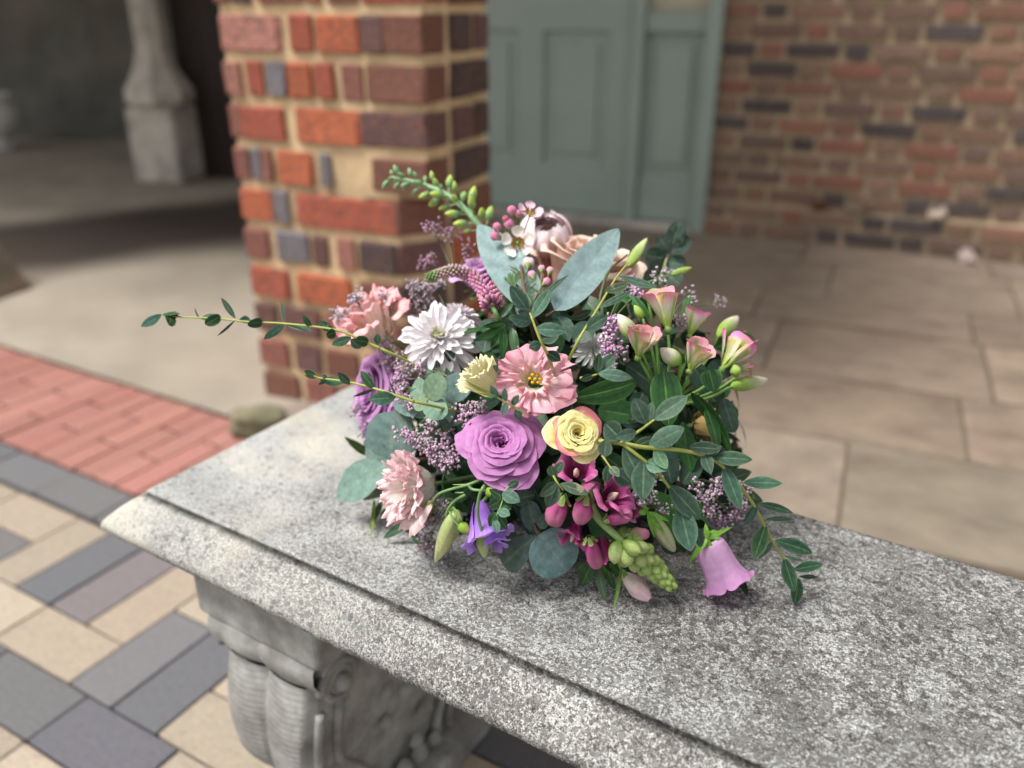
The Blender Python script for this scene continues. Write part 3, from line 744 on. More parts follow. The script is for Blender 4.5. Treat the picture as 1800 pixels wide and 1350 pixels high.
def leaf_mesh(L, w, shape='elliptic', bend=0.12, fold=0.12, wave=0.0, c=EU_M, rib=None, edge=None, nu=14, nv=8, curl=0.0, mat=None, veins=0, tipc=None, twist=0.0, seed=0):
    kk = 0.74 if mat is MW else (0.98 if mat in (None, ME) else 1.0)
    c = tuple(x * kk for x in c); rib = tuple(x * kk for x in rib) if rib else mix(c, (0.5, 0.6, 0.3), 0.2); edge = tuple(x * kk for x in edge) if edge else c
    def prof(t):
        t = min(max(t, 0.0), 1.0)
        if shape == 'round': return math.sqrt(max(0, 1 - (2 * t - 1) ** 2)) ** 0.9
        if shape == 'lance': return (t ** 0.62 * (1 - t) ** 0.95) / 0.445 if t > 0 else 0
        if shape == 'point': return (t ** 0.55 * (1 - t) ** 0.80) / 0.478 if 0 < t < 1 else 0
        if shape == 'ovate': return (t ** 0.5 * (1 - t) ** 0.8) / 0.5 if t > 0 else 0
        if shape == 'obovate': return ((1 - t) ** 0.42 * t ** 0.95) / 0.51 if t < 1 else 0
        if shape == 'strap': return min(1, (t * 6) ** 0.5, ((1 - t) * 3.0) ** 0.8)
        return math.sin(math.pi * t) ** 0.78
    b = MB()
    def P(i, j):
        s = j * 2 - 1; s = math.copysign(abs(s) ** 1.5, s); pw = prof(i) * w / 2; y = s * pw
        a = bend * i * 1.6
        x = L * (math.sin(a) / (bend * 1.6) if abs(bend) > 1e-3 else i); z = -L * ((1 - math.cos(a)) / (bend * 1.6) if abs(bend) > 1e-3 else 0)
        z += abs(y) * fold - curl * y * y / max(w, 1e-6) * 2
        z += wave * w * math.sin(i * 9 + s * 2 + seed) * abs(s) ** 1.5 + 0.02 * w * noise.noise(Vector((i * 3, s * 2, seed)))
        tw = twist * i; 
        return (x, y * math.cos(tw) - z * math.sin(tw) * 0, z + y * math.sin(tw))
    def Cc(i, j):
        s = abs(j * 2 - 1) ** 1.5; k = mix(mix(rib, c, 0.25 if not veins else 0.0), c, sm(0.0, 0.12, s)); k = mix(k, edge, sm(0.86, 1.0, s)); k = tuple(x * (1 + 0.10 * math.sin(i * 26 - s * 5)) for x in k) if not veins and mat is not MP else k
        if veins: 
            q = 1 + 0.22 * math.cos((j * 2 - 1) * veins * math.pi); k = tuple(x * q for x in k)
        if tipc: k = mix(k, tipc, sm(0.6, 1.0, i))
        return k
    b.grid(P, nu, nv, Cc)
    return b.mesh('leaf', mat or ME)

_seed = [0]
def leafpx(parent, b_, t_, wpx, hb=None, ht=None, roll=0.0, name='leaf', zb=None, zt=None, **kw):
    """a leaf whose base and tip are seen at the given places; hb / ht lift them off the mound towards the viewer (metres)"""
    _seed[0] += 1
    db = zb if zb is not None else dome(*b_) - (hb or 0); dt = zt if zt is not None else dome(*t_) - (ht if ht is not None else (hb or 0))
    B = W(b_[0], b_[1], db); T = W(t_[0], t_[1], dt)
    for q in (B, T):
        if q.z < TOP + 0.002: q.z = TOP + 0.002
    x = (T - B); L = x.length; x.normalize()
    tocam = (CAMP - (B + T) / 2).normalized()
    z = (tocam - x * tocam.dot(x)).normalized(); y = z.cross(x)
    z2 = z * math.cos(roll) + y * math.sin(roll); y2 = z2.cross(x)
    bend = kw.get('bend', 0.12)
    w = wpx / FPX * (db + dt) / 2
    me = leaf_mesh(L * 1.02, w, seed=_seed[0], **kw)
    # start direction is pitched up so that base-tip chord fits the bend
    a = bend * 0.8; x3 = x * math.cos(a) + z2 * math.sin(a); z3 = z2 * math.cos(a) - x * math.sin(a)
    M = Matrix(((x3.x, y2.x, z3.x, B.x), (x3.y, y2.y, z3.y, B.y), (x3.z, y2.z, z3.z, B.z), (0, 0, 0, 1)))
    return link(name, me, parent, M)

def part(parent, name, b, mat, M=None):
    """mesh given in world coordinates (M None) or in a local frame M"""
    return link(name, b.mesh(name, mat), parent, M if M is not None else Matrix.Identity(4))
def stem(parent, pts, r0, r1, c=ST_G, name='stem', n=6, per=7, n_=None):
    p = spline(pts, per); m = len(p); b = MB()
    b.tube(p, [r0 + (r1 - r0) * i / (m - 1) for i in range(m)], c, n); return part(parent, name, b, MS)
def to_anchor(p, sag=0.0):
    a = ANCH + Vector((rnd.uniform(-0.03, 0.03), rnd.uniform(-0.02, 0.03), rnd.uniform(-0.01, 0.02)))
    return [p, p.lerp(a, 0.45) + Vector((0, 0, sag)), a]

# ---- container
tray = tag(empty('flower_tray', (0.062, 0.735, TOP)), 'dark teal plastic tray hidden beneath the flowers on the bench', 'tray')
lathe([(0, 0.001), (0.075, 0.001), (0.085, 0.012), (0.098, 0.038), (0.103, 0.040), (0.101, 0.036), (0.088, 0.012), (0, 0.008)], 'bowl', MTRAY, tray, 32)
b = MB(); b.grid(lambda i, j: (0.078 * math.sin(i * 1.57) * math.cos(j * 6.2832), 0.078 * math.sin(i * 1.57) * math.sin(j * 6.2832), 0.01 + 0.075 * math.cos(i * 1.57) ** 0.6), 8, 24, (1, 1, 1))
link('wet_foam', b.mesh('foam', MFOAM), tray)

# ---- dense greenery that fills the inside
b = MB(); r2 = random.Random(5)
variants = [leaf_mesh(1, 0.42, 'elliptic', 0.2, 0.15, 0.05, c=(1, 1, 1), nu=6, nv=2, rib=(1.3, 1.35, 1.1)), leaf_mesh(1, 0.7, 'round', 0.15, 0.1, 0.05, c=(1, 1, 1), nu=6, nv=4), leaf_mesh(1, 0.24, 'lance', 0.35, 0.2, 0.03, c=(1, 1, 1), nu=7, nv=2)]
vdat = []
for me in variants:
    vdat.append(([Vector(v.co) for v in me.vertices], [tuple(p.vertices) for p in me.polygons], [tuple(d.color)[:3] for d in me.color_attributes['col'].data]))
for k in range(760):
    th = r2.uniform(0, 2 * math.pi); ct = r2.uniform(-0.28, 1); st_ = math.sqrt(1 - ct * ct)
    d = Vector((st_ * math.cos(th), st_ * math.sin(th), ct)); s = r2.uniform(0.50, 0.86)
    p = C0 + Vector((d.x * RX, d.y * RY, d.z * RZ)) * s
    if p.z < TOP + 0.008: p.z = TOP + 0.008 + r2.random() * 0.01
    vi = r2.choice((0, 0, 1, 2)); sz = r2.uniform(0.022, 0.045)
    z = (d + Vector((r2.gauss(0, 0.5), r2.gauss(0, 0.5), r2.gauss(0, 0.5)))).normalized()
    x = (Vector((r2.gauss(0, 1), r2.gauss(0, 1), r2.gauss(0, 1))) + d * 0.8)
    M = frame_matrix(p, z, x); vs, fs, cc = vdat[vi]
    base = r2.choice([EU_D, GL_D, GL_M, (0.022, 0.05, 0.032), GL_D, (0.016, 0.036, 0.02)])
    vv_ = [M @ (v * sz) for v in vs]
    for q in vv_:
        if q.z < TOP + 0.002: q.z = TOP + 0.002
    b.add(vv_, fs, [tuple(base[i] * c[i] for i in range(3)) for c in cc])
for me in variants: bpy.data.meshes.remove(me)
o = part(None, 'filler_greenery', b, ML); tag(o, 'dense dark green filler leaves packed inside the flower arrangement', 'foliage', kind='stuff')

# ------------------------------------------------------------------ flower builders
def cup_petal(R, phi, D, rb, rt, z0, z1, flare, droop, c_in, c_edge, ruf=0.0, rfq=9, seed=0, nu=12, nv=10, notch=0.0, cbase=None, spiral=0.0, curl=0.0, thin=0.92, ball=0.0):
    """petal wrapped round the z axis: radius rb..rt and height z0..z1 (fractions of R), half angle D"""
    b = MB(); cbase = cbase or c_in
    def P(i, j):
        s = i * 2 - 1; v = j
        wid = (0.35 + 0.65 * sm(0, 0.55, v)) * (1 - 0.0 * v)
        top = 1 - droop * abs(s) ** 2.6 + notch * math.exp(-(s / 0.16) ** 2) * -1
        vv_ = v * top
        a = phi + D * s * wid
        r = rb + (rt - rb) * vv_ ** thin + flare * max(0, vv_ - 0.62) ** 2 * 6 + spiral * s
        z = z0 + (z1 - z0) * math.sin(vv_ * 1.57) - curl * max(0, vv_ - 0.72) ** 2 * 6
        if ball: r = rt * math.sin(0.12 + vv_ * ball) * (1 + 0.03 * math.sin(seed)); z = rt * 0.95 * (1 - math.cos(0.12 + vv_ * ball))
        n1 = noise.noise(Vector((math.cos(a) * 2 + seed * 3.1, math.sin(a) * 2, v * 2 + seed)))
        r += 0.03 * n1 * vv_; z += 0.025 * n1 * vv_
        if ruf:
            e = v ** 2.6; w_ = math.sin(rfq * s * 3.1 + seed * 1.7 + 2 * noise.noise(Vector((s * 2, seed, 3)))) + 0.45 * math.sin(rfq * 2.1 * s * 3.1 + seed * 4.1)
            w2 = noise.noise(Vector((s * 1.8, seed, v)))
            hi = math.sin(s * rfq * 8.3 + seed * 2.9 + 3 * w2) * v ** 6; r += ruf * 0.22 * hi; z += ruf * 0.30 * hi
            r += ruf * (e * w_ * 0.25 + v * w2 * 0.6); z += ruf * (e * w_ * 0.8 + v * w2 * 1.3); a += ruf * 0.7 * e * math.cos(rfq * s * 3.1 + seed)
        return (R * r * math.cos(a), R * r * math.sin(a), R * z)
    def Cc(i, j):
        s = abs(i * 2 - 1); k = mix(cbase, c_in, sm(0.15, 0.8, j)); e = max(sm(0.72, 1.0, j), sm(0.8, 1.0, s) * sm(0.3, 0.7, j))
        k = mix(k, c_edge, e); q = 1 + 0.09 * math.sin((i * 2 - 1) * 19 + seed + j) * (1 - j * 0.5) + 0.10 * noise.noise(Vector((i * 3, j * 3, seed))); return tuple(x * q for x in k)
    b.grid(P, nu, nv, Cc); return b

def rose(label, px, py, Rpx, facing, n, cin, cedge, cbase, h=0.012, outer=None, flat=1.0, group=None, rot=0.0, cat='rose', tightness=1.0, name='rose', sepals=True, squash=1.0, ruf=0.0, bowl=0.0, lift=0.35, ball=0.0):
    zc = dome(px, py) - h; R = Rpx / FPX * zc; Z = cdir(*facing)
    o = W(px, py, zc) - Z * R * (lift + 0.15 * bowl)
    root = tag(empty(name, tuple(o)), label, cat, group)
    M = frame_matrix(o, Z, CAMR) @ Matrix.Rotation(rot, 4, 'Z')
    rr = random.Random(int(px * 7 + py))
    for i in range(n):
        f = (i + 0.5) / n; phi = i * 2.39996 + rr.uniform(-0.45, 0.45)
        rt = (0.07 + 0.77 * f ** 0.95) * flat * rr.uniform(0.96, 1.05); rb = 0.04 + 0.24 * f
        D = max(0.80, (1.55 - 0.78 * f) * rr.uniform(0.88, 1.10))
        z1 = 0.36 + 0.52 * math.sin(min(f * 2.4, 1.57)) - 0.98 * max(0, f - 0.28) ** 1.2 + rr.uniform(-0.04, 0.04)
        z1 += ((1.04 - 0.22 * f + rr.uniform(-0.03, 0.03)) - z1) * bowl; rt *= 1 - 0.05 * bowl
        fl = (0.02 + 0.09 * f + 0.24 * f ** 3) * (1 - 0.5 * bowl); cu = 0.03 + 0.12 * f + 0.10 * f ** 3
        col_e = cedge; col_i = cin
        if outer and f > outer[0] and rr.random() < outer[2]: col_e = outer[1]
        if ball: rt = 0.95 - 0.35 * (1 - f); D = 0.8
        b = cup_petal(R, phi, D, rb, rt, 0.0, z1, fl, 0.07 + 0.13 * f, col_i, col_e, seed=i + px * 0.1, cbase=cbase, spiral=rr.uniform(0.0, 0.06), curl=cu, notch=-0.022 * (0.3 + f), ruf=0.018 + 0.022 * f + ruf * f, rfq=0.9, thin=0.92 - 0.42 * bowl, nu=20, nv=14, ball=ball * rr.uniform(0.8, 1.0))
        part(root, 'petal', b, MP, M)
    if sepals:
        for k in range(5):
            b = cup_petal(R, k * 1.2566 + 0.3, 0.22, 0.10, 0.75, 0.02, -0.05, -0.05, 0.9, GL_M, LIME, seed=k, nu=6, nv=8)
            part(root, 'sepal', b, ML, M)
    s_ = stem(root, [o + Z * R * 0.05] + to_anchor(o - Z * R * 0.4)[1:], 0.0026, 0.0026, ST_G)
    return root

def ruffle_flower(label, px, py, Rpx, facing, rings, cin, cedge, cbase, h=0.012, ruf=0.07, centre=None, group=None, cat='lisianthus', squash=(1, 1), seed=1, name='lisianthus', rfq=4, bowl=0.0, tilt=0.20):
    zc = dome(px, py) - h; R = Rpx / FPX * zc; Z = cdir(*facing); o = W(px, py, zc) - Z * R * 0.35
    root = tag(empty(name, tuple(o)), label, cat, group); M = frame_matrix(o, Z, CAMR) @ Matrix.Diagonal((squash[0], squash[1], 1, 1))
    rr = random.Random(seed); k = 0
    for (n, rb, rt, z1, fl, D) in rings:
        a0 = rr.uniform(0, 6)
        for i in range(n):
            k += 1
            j_ = rr.uniform(0.84, 1.12)
            b = cup_petal(R, a0 + 2 * math.pi * i / n + rr.uniform(-0.2, 0.2), D, rb, rt * j_, 0, z1 * rr.uniform(0.82, 1.15), fl, 0.05, cin, mix(cedge, cin, rr.uniform(0, 0.4)), ruf=ruf * rr.uniform(0.8, 1.25), rfq=rfq * rr.uniform(0.8, 1.2), seed=k * 1.37 + seed, cbase=cbase, nu=60, nv=16, curl=0.10, thin=0.9 - 0.4 * bowl)
            part(root, 'petal', b, MP, M @ Matrix.Rotation(rr.uniform(-tilt, tilt), 4, 'X') @ Matrix.Rotation(rr.uniform(-tilt, tilt), 4, 'Y'))
    if centre:
        b = MB(); cc, sz = centre
        for i in range(6):
            a = i * 1.05; q = [(R * 0.02 * math.cos(a), R * 0.02 * math.sin(a), R * 0.05), (R * 0.09 * sz * math.cos(a), R * 0.09 * sz * math.sin(a), R * 0.42), (R * 0.13 * sz * math.cos(a), R * 0.13 * sz * math.sin(a), R * 0.52)]
            b.tube(q, [R * 0.02, R * 0.018, R * 0.05], [LIME, cc, cc], 6)
        b.tube([(0, 0, 0), (0, 0, R * 0.5)], [R * 0.07, R * 0.05], [(0.3, 0.35, 0.1), (0.5, 0.5, 0.15)], 8)
        part(root, 'stamens', b, MP, M)
    stem(root, [o + Z * R * 0.05] + to_anchor(o - Z * R * 0.4)[1:], 0.0018, 0.002, ST_G)
    return root

def bud_mesh(L, R, cb, ct, lobes=5, tw=0.5, depth=0.12, prof=None, n=20, m=16, bendv=0.0, seed=0, nz=0.06):
    b = MB()
    def P(i, j):
        r = (prof(i) if prof else math.sin(math.pi * min(max(i, 0), 1) ** 0.8) ** 0.75) * R
        a = 2 * math.pi * j; q = 1 - depth * abs(math.sin(a * lobes / 2 + tw * i * 6)) ** 0.4 * -1 * 0 - depth * (1 - abs(math.sin(a * lobes / 2 + tw * i * 6)) ** 0.35)
        q += nz * noise.noise(Vector((math.cos(a) * 1.6, math.sin(a) * 1.6, i * 3 + seed)))
        return (r * q * math.cos(a) + bendv * L * i * i, r * q * math.sin(a), i * L)
    b.grid(P, m, n, lambda i, j: tuple(c * (1 - 0.18 * (1 - abs(math.sin(math.pi * j * lobes + tw * i * 6)) ** 0.35)) for c in mix(cb, ct, sm(0.15, 0.85, i))))
    return b
def budpx(root, base, tip, wpx, cb, ct, name='bud', hb=0.01, ht=None, mat=None, **kw):
    B = Pt(*base, hb); T = Pt(*tip, ht if ht is not None else hb)
    for q in (B, T):
        q.z = max(q.z, TOP + 0.008)
    L = (T - B).length; zc = dome(*base) - hb
    return part(root, name, bud_mesh(L, wpx / 2 / FPX * zc, cb, ct, **kw), mat or MP, frame_matrix(B, T - B, CAMT))

# ------------------------------------------------------------------ roses
MV_I, MV_E, MV_B = (0.42, 0.13, 0.38), (0.52, 0.23, 0.48), (0.12, 0.015, 0.10)  # MV_B: deeper petal foot, with crease shade painted in
rose('large open mauve rose at the centre front of the arrangement', 881, 782, 77, (-0.05, 0.50, 0.86), 40, MV_I, MV_E, MV_B, h=0.018, outer=(0.9, (0.62, 0.22, 0.44), 0.3))
YL_I, YL_E, YL_B = (0.86, 0.74, 0.24), (0.88, 0.82, 0.42), (0.74, 0.50, 0.08)
rose('small yellow spray rose with pink edged outer petals', 1014, 764, 54, (0.20, 0.30, 0.93), 26, YL_I, YL_E, YL_B, h=0.022, outer=(0.74, (0.80, 0.20, 0.30), 0.6), bowl=0.25)
rose('mauve rose facing left at the left side of the arrangement, seen from its side', 648, 690, 96, (-0.72, 0.10, 0.5), 30, (0.50, 0.22, 0.50), (0.60, 0.32, 0.60), (0.36, 0.12, 0.36), h=0.0, bowl=0.85, lift=0.7)
rose('big peach rose behind the grey blue eucalyptus leaf', 1026, 458, 132, (0.15, 0.80, 0.42), 20, (0.84, 0.60, 0.49), (0.86, 0.70, 0.58), (0.78, 0.46, 0.37), h=-0.06, bowl=0.9, lift=0.55)
rose('pale yellow rose with pink rim at the back right, mostly hidden by hanging leaves', 1240, 745, 46, (0.9, 0.1, 0.0), 18, (0.80, 0.62, 0.34), (0.80, 0.36, 0.30), (0.7, 0.5, 0.2), h=-0.02, bowl=0.8)
rose('lavender pink rose behind the purple flower spike, out of focus', 846, 482, 58, (-0.2, 0.8, 0.4), 18, (0.62, 0.32, 0.62), (0.72, 0.46, 0.72), (0.4, 0.15, 0.4), h=-0.028, bowl=0.7)
rose('round pale pink ranunculus at the very top behind the waxflower', 960, 408, 50, (0.05, 0.6, 0.7), 26, (0.86, 0.68, 0.71), (0.87, 0.77, 0.79), (0.80, 0.50, 0.58), h=-0.035, flat=1.0, cat='ranunculus', name='ranunculus', bowl=0.95, lift=0.9, ball=2.75)

# ------------------------------------------------------------------ lisianthus
PK_I, PK_E, PK_B = (0.86, 0.60, 0.63), (0.86, 0.38, 0.48), (0.74, 0.66, 0.46)
ruffle_flower('open pink ruffled lisianthus with yellow stamens above the big mauve rose', 940, 668, 60, (0.05, 0.25, 0.95),
              [(3, 0.15, 0.40, 0.80, 0.12, 1.0), (4, 0.16, 0.66, 0.66, 0.20, 0.95), (5, 0.16, 0.90, 0.40, 0.24, 0.85)], PK_I, PK_E, PK_B, h=0.02, centre=((0.85, 0.48, 0.02), 1.1), ruf=0.19, seed=6, tilt=0.24, squash=(1.14, 0.98), rfq=3.2)
ruffle_flower('pale pink ruffled lisianthus drooping at the lower left of the mauve rose', 734, 856, 68, (-0.66, -0.05, 0.62),
              [(4, 0.08, 0.24, 1.0, 0.08, 1.0), (5, 0.18, 0.42, 1.02, 0.12, 0.9), (6, 0.28, 0.60, 0.95, 0.14, 0.8), (6, 0.32, 0.78, 0.74, 0.16, 0.8)], (0.88, 0.74, 0.72), (0.87, 0.54, 0.58), (0.86, 0.80, 0.70), h=0.016, ruf=0.12, seed=8, tilt=0.12, squash=(0.9, 1.15), rfq=3.2, bowl=0.6)
ruffle_flower('coral pink lisianthus at the upper left, leaning out behind the long sprig', 662, 572, 66, (-0.35, 0.75, 0.5),
              [(4, 0.1, 0.35, 1.1, 0.1, 0.85), (4, 0.2, 0.58, 1.05, 0.2, 0.8), (5, 0.24, 0.78, 0.9, 0.25, 0.72)], (0.86, 0.58, 0.55), (0.85, 0.40, 0.43), (0.80, 0.64, 0.52), h=-0.006, ruf=0.10, seed=12, rfq=2.6, bowl=0.8)
ruffle_flower('small cream lisianthus half open left of the pink ruffled one', 860, 676, 54, (-0.72, 0.62, 0.45),
              [(3, 0.1, 0.30, 1.25, 0.05, 1.0), (3, 0.22, 0.50, 1.2, 0.1, 1.0), (4, 0.28, 0.62, 1.05, 0.14, 0.8)], (0.76, 0.70, 0.46), (0.80, 0.76, 0.46), (0.60, 0.62, 0.28), h=0.026, ruf=0.09, seed=21, rfq=3, bowl=0.8)
ruffle_flower('drooping purple lisianthus behind the pale green buds', 846, 905, 64, (0.12, -0.85, 0.5),
              [(3, 0.12, 0.30, 1.1, 0.05, 1.0), (4, 0.2, 0.52, 1.15, 0.14, 0.95), (3, 0.22, 0.72, 1.0, 0.3, 0.9)], (0.42, 0.24, 0.72), (0.52, 0.34, 0.80), (0.28, 0.13, 0.5), h=0.012, ruf=0.07, seed=31, squash=(0.85, 0.9), rfq=1.5, bowl=0.7)

# ------------------------------------------------------------------ chrysanthemums
def mum(label, px, py, Rpx, facing, h, layers=7, c1=(0.80, 0.70, 0.76), c2=(0.84, 0.78, 0.83), cc=(0.76, 0.78, 0.36), wfac=0.26):
    zc = dome(px, py) - h; R = Rpx / FPX * zc; Z = cdir(*facing); o = W(px, py, zc) - Z * R * 0.3
    root = tag(empty('chrysanthemum', tuple(o)), label, 'chrysanthemum'); M = frame_matrix(o, Z, CAMR)
    rr = random.Random(int(px)); 
    for k in range(layers):
        f = k / (layers - 1); L = R * (0.30 + 0.72 * f); el = R_(84 - 92 * f ** 0.85); n = int(9 + 10 * f)
        me = leaf_mesh(L, R * wfac * (0.5 + 0.5 * f), 'obovate', -0.28 + 0.45 * f, 0.5, 0.0, c=mix(mix(cc, c1, sm(0, 0.4, f)), c1, f), rib=mix(cc, c1, sm(0, .5, f)), edge=c2, nu=9, nv=6, mat=MP, curl=-0.3, tipc=mix(cc, c2, sm(-0.1, 0.35, f)), seed=k)
        for i in range(n):
            a = 2 * math.pi * (i + 0.5 * (k % 2)) / n + rr.uniform(-0.12, 0.12)
            Mi = M @ Matrix.Rotation(a, 4, 'Z') @ Matrix.Translation((R * 0.05 * f, 0, R * 0.10 * (1 - f))) @ Matrix.Rotation(-el + rr.uniform(-0.2, 0.2), 4, 'Y') @ Matrix.Rotation(rr.uniform(-0.4, 0.4), 4, 'X') @ Matrix.Scale(rr.uniform(0.9, 1.08), 4)
            link('petal', me, root, Mi)
    stem(root, [o] + to_anchor(o - Z * R * 0.4)[1:], 0.0018, 0.002, ST_G); return root
mum('large white chrysanthemum with pale yellow centre at the upper left', 770, 588, 72, (-0.05, 0.30, 0.95), 0.014, 8, (0.87, 0.82, 0.84), (0.89, 0.86, 0.88))
mum('pinkish white chrysanthemum behind the large white one', 806, 545, 44, (0.1, 0.8, 0.2), -0.025, 6)
mum('small half hidden white chrysanthemum right of the pink lisianthus', 1046, 612, 36, (0.3, 0.1, 0.7), -0.022, 6, (0.78, 0.78, 0.76), (0.82, 0.82, 0.80), (0.75, 0.76, 0.65))
mum('tiny white chrysanthemum tucked under a eucalyptus leaf', 1072, 642, 20, (0.4, 0.0, 0.8), -0.02, 5, (0.76, 0.77, 0.76), (0.8, 0.8, 0.8), (0.75, 0.76, 0.65))

# ------------------------------------------------------------------ alstroemeria
def alstro_flower(root, base, mouth, Rpx, h, openness, pink, seed, name='flower'):
    """funnel of six tepals from base towards mouth"""
    B = Pt(*base, h - 0.006); T = Pt(*mouth, h + 0.024)
    L = (T - B).length; R = Rpx / FPX * (dome(*base) - h)
    M = frame_matrix(B, T - B, CAMU)
    fl = bpy.data.objects.new(name, None); COL.objects.link(fl); fl.parent = root; fl.location = B - root_loc(root)
    rr = random.Random(seed)
    for k in range(6):
        inner = k % 2; phi = k * math.pi / 3 + rr.uniform(-0.15, 0.15) + seed
        w = 0.36 if inner else 0.62
        b = MB(); op = openness * (0.8 if inner else 1.0); Lk = L * (0.90 if inner else rr.uniform(0.90, 1.14)); op *= rr.uniform(0.75, 1.35)
        def P(i, j, phi=phi, w=w, op=op, Lk=Lk):
            s = i * 2 - 1; v = j; pw = (v ** 0.85 * (1 - v ** 3) ** 0.5) / 0.72 if 0 < v < 1 else 0
            a = phi + 0.2 * v; r = R * (0.07 + op * (0.85 * math.sin(v * 1.57) + 1.1 * max(0, v - 0.62) ** 2)); y = s * w * L * pw * 0.72
            z = Lk * (math.sin(v * 1.5)) - (0.10 * L * op * max(0, v - 0.7) ** 2 * 8)
            r -= abs(s) ** 2 * R * 0.22 * sm(0, 0.4, v) * (1 - 0.9 * sm(0.75, 1, v)); r += 0.02 * R * noise.noise(Vector((s * 2, v * 3, seed + k)))
            return (r * math.cos(a) - y * math.sin(a), r * math.sin(a) + y * math.cos(a), z)
        def Cc(i, j, inner=inner):
            s = abs(i * 2 - 1)
            base_ = mix((0.42, 0.52, 0.12), (0.84, 0.80, 0.72), sm(0.1, 0.55, j))
            c = mix(base_, pink, sm(0.34, 0.8, j) * (0.95 if not inner else 0.7))
            if inner: c = mix(c, (0.76, 0.68, 0.22), sm(0.3, 0.6, j) * (1 - sm(0.7, 0.9, j)) * 0.7)
            c = mix(c, (0.24, 0.38, 0.05), (1 - sm(0.08, 0.34, s)) * (1 - sm(0.6, 0.95, j)) * 0.95)
            if abs(s - 0.42) < 0.09 and 0.25 < j < 0.7: c = mix(c, (0.30, 0.18, 0.10), 0.55 if inner else 0.2)
            return c
        b.grid(P, 12, 12, Cc); part(fl, 'petal', b, MP, M @ Matrix.Rotation(rr.uniform(-0.2, 0.2), 4, 'X') @ Matrix.Rotation(rr.uniform(-0.2, 0.2), 4, 'Y'))
    b = bud_mesh(L * 0.28, R * 0.17, (0.12, 0.26, 0.05), (0.32, 0.42, 0.12), lobes=6, tw=0, depth=0.2, n=12, m=8)
    part(fl, 'ovary', b, MBUD, M @ Matrix.Translation((0, 0, -L * 0.16)))
    return fl
al = tag(empty('alstroemeria', tuple(Pt(1170, 690, -0.03))), 'pink and white alstroemeria with green streaks, at the right side of the arrangement', 'alstroemeria')
PKA = (0.82, 0.27, 0.36); PKM = (0.82, 0.22, 0.50)
alf = [((1174, 578), (1160, 508), 46, 0.020, 0.50, PKA, 1), ((1122, 628), (1140, 580), 42, 0.024, 0.60, PKA, 2), ((1212, 590), (1232, 545), 38, 0.004, 0.55, PKM, 3),
       ((1212, 652), (1236, 600), 42, 0.022, 0.58, (0.80, 0.30, 0.42), 4), ((1270, 648), (1302, 598), 36, 0.010, 0.45, PKM, 5), ((1288, 650), (1322, 645), 20, 0.0, 0.5, PKA, 6)]
node = Pt(1160, 720, -0.03)
for (b_, m_, r_, h_, op, pk, sd) in alf:
    alstro_flower(al, b_, m_, r_, h_, op, pk, sd)
    stem(al, [Pt(b_[0], b_[1], h_ - 0.006), Pt(b_[0] * 0.6 + 1180 * 0.4, b_[1] * 0.55 + 725 * 0.45, h_ - 0.02), node], 0.0013, 0.0016, (0.12, 0.25, 0.05))
for (b_, t_, w_, h_) in [((1118, 598), (1086, 552), 30, 0.02), ((1196, 640), (1160, 612), 30, 0.026), ((1262, 592), (1298, 556), 28, 0.0), ((1284, 680), (1350, 667), 27, 0.012), ((1138, 522), (1166, 512), 22, 0.012), ((1288, 606), (1312, 582), 16, -0.005), ((1130, 560), (1115, 536), 16, 0.02), ((1296, 662), (1290, 640), 20, 0.012)]:
    green = w_ <= 20
    budpx(al, b_, t_, w_, (0.30, 0.46, 0.08), (0.40, 0.55, 0.14) if green else (0.80, 0.72, 0.60), hb=h_, ht=h_ + 0.003, lobes=6, tw=0.15, depth=0.16, name='bud', seed=w_)
    stem(al, [Pt(b_[0], b_[1], h_), Pt(b_[0] * 0.6 + 1180 * 0.4, b_[1] * 0.55 + 725 * 0.45, h_ - 0.02), node], 0.0012, 0.0015, (0.14, 0.28, 0.05))
GLk = dict(shape='ovate', mat=ML, nv=16, veins=5, c=GL_M, rib=(0.10, 0.26, 0.06), edge=(0.10, 0.24, 0.06))
for (b_, t_, w_, hb, ht, ro, bd) in [((1166, 652), (1176, 752), 66, 0.012, 0.004, 0.1, 0.35), ((1118, 672), (1003, 700), 56, 0.012, 0.012, 0.45, 0.3), ((1240, 716), (1262, 795), 34, 0.006, 0.0, 0.7, 0.3), ((1215, 690), (1285, 798), 40, 0.01, 0.006, -0.8, -0.4),
                                     ((1254, 612), (1328, 598), 44, -0.006, -0.008, 0.3, 0.35), ((1246, 650), (1256, 690), 46, 0.012, 0.014, 0.2, 0.3), ((1300, 625), (1322, 590), 30, -0.01, -0.012, 1.0, 0.3), ((1140, 560), (1112, 520), 26, 0.018, 0.016, 0.4, 0.3), ((1090, 505), (1120, 535), 50, 0.0, 0.0, 0.5, 0.2), ((1202, 640), (1184, 608), 30, 0.018, 0.02, 0.8, 0.3), ((1202, 560), (1214, 520), 14, 0.0, 0.0, 0.3, 0.4), ((1085, 600), (1098, 640), 34, 0.004, 0.0, 0.5, 0.2)]:
    kw = dict(GLk); kw['bend'] = bd
    leafpx(al, b_, t_, w_, hb, ht, ro, **kw)

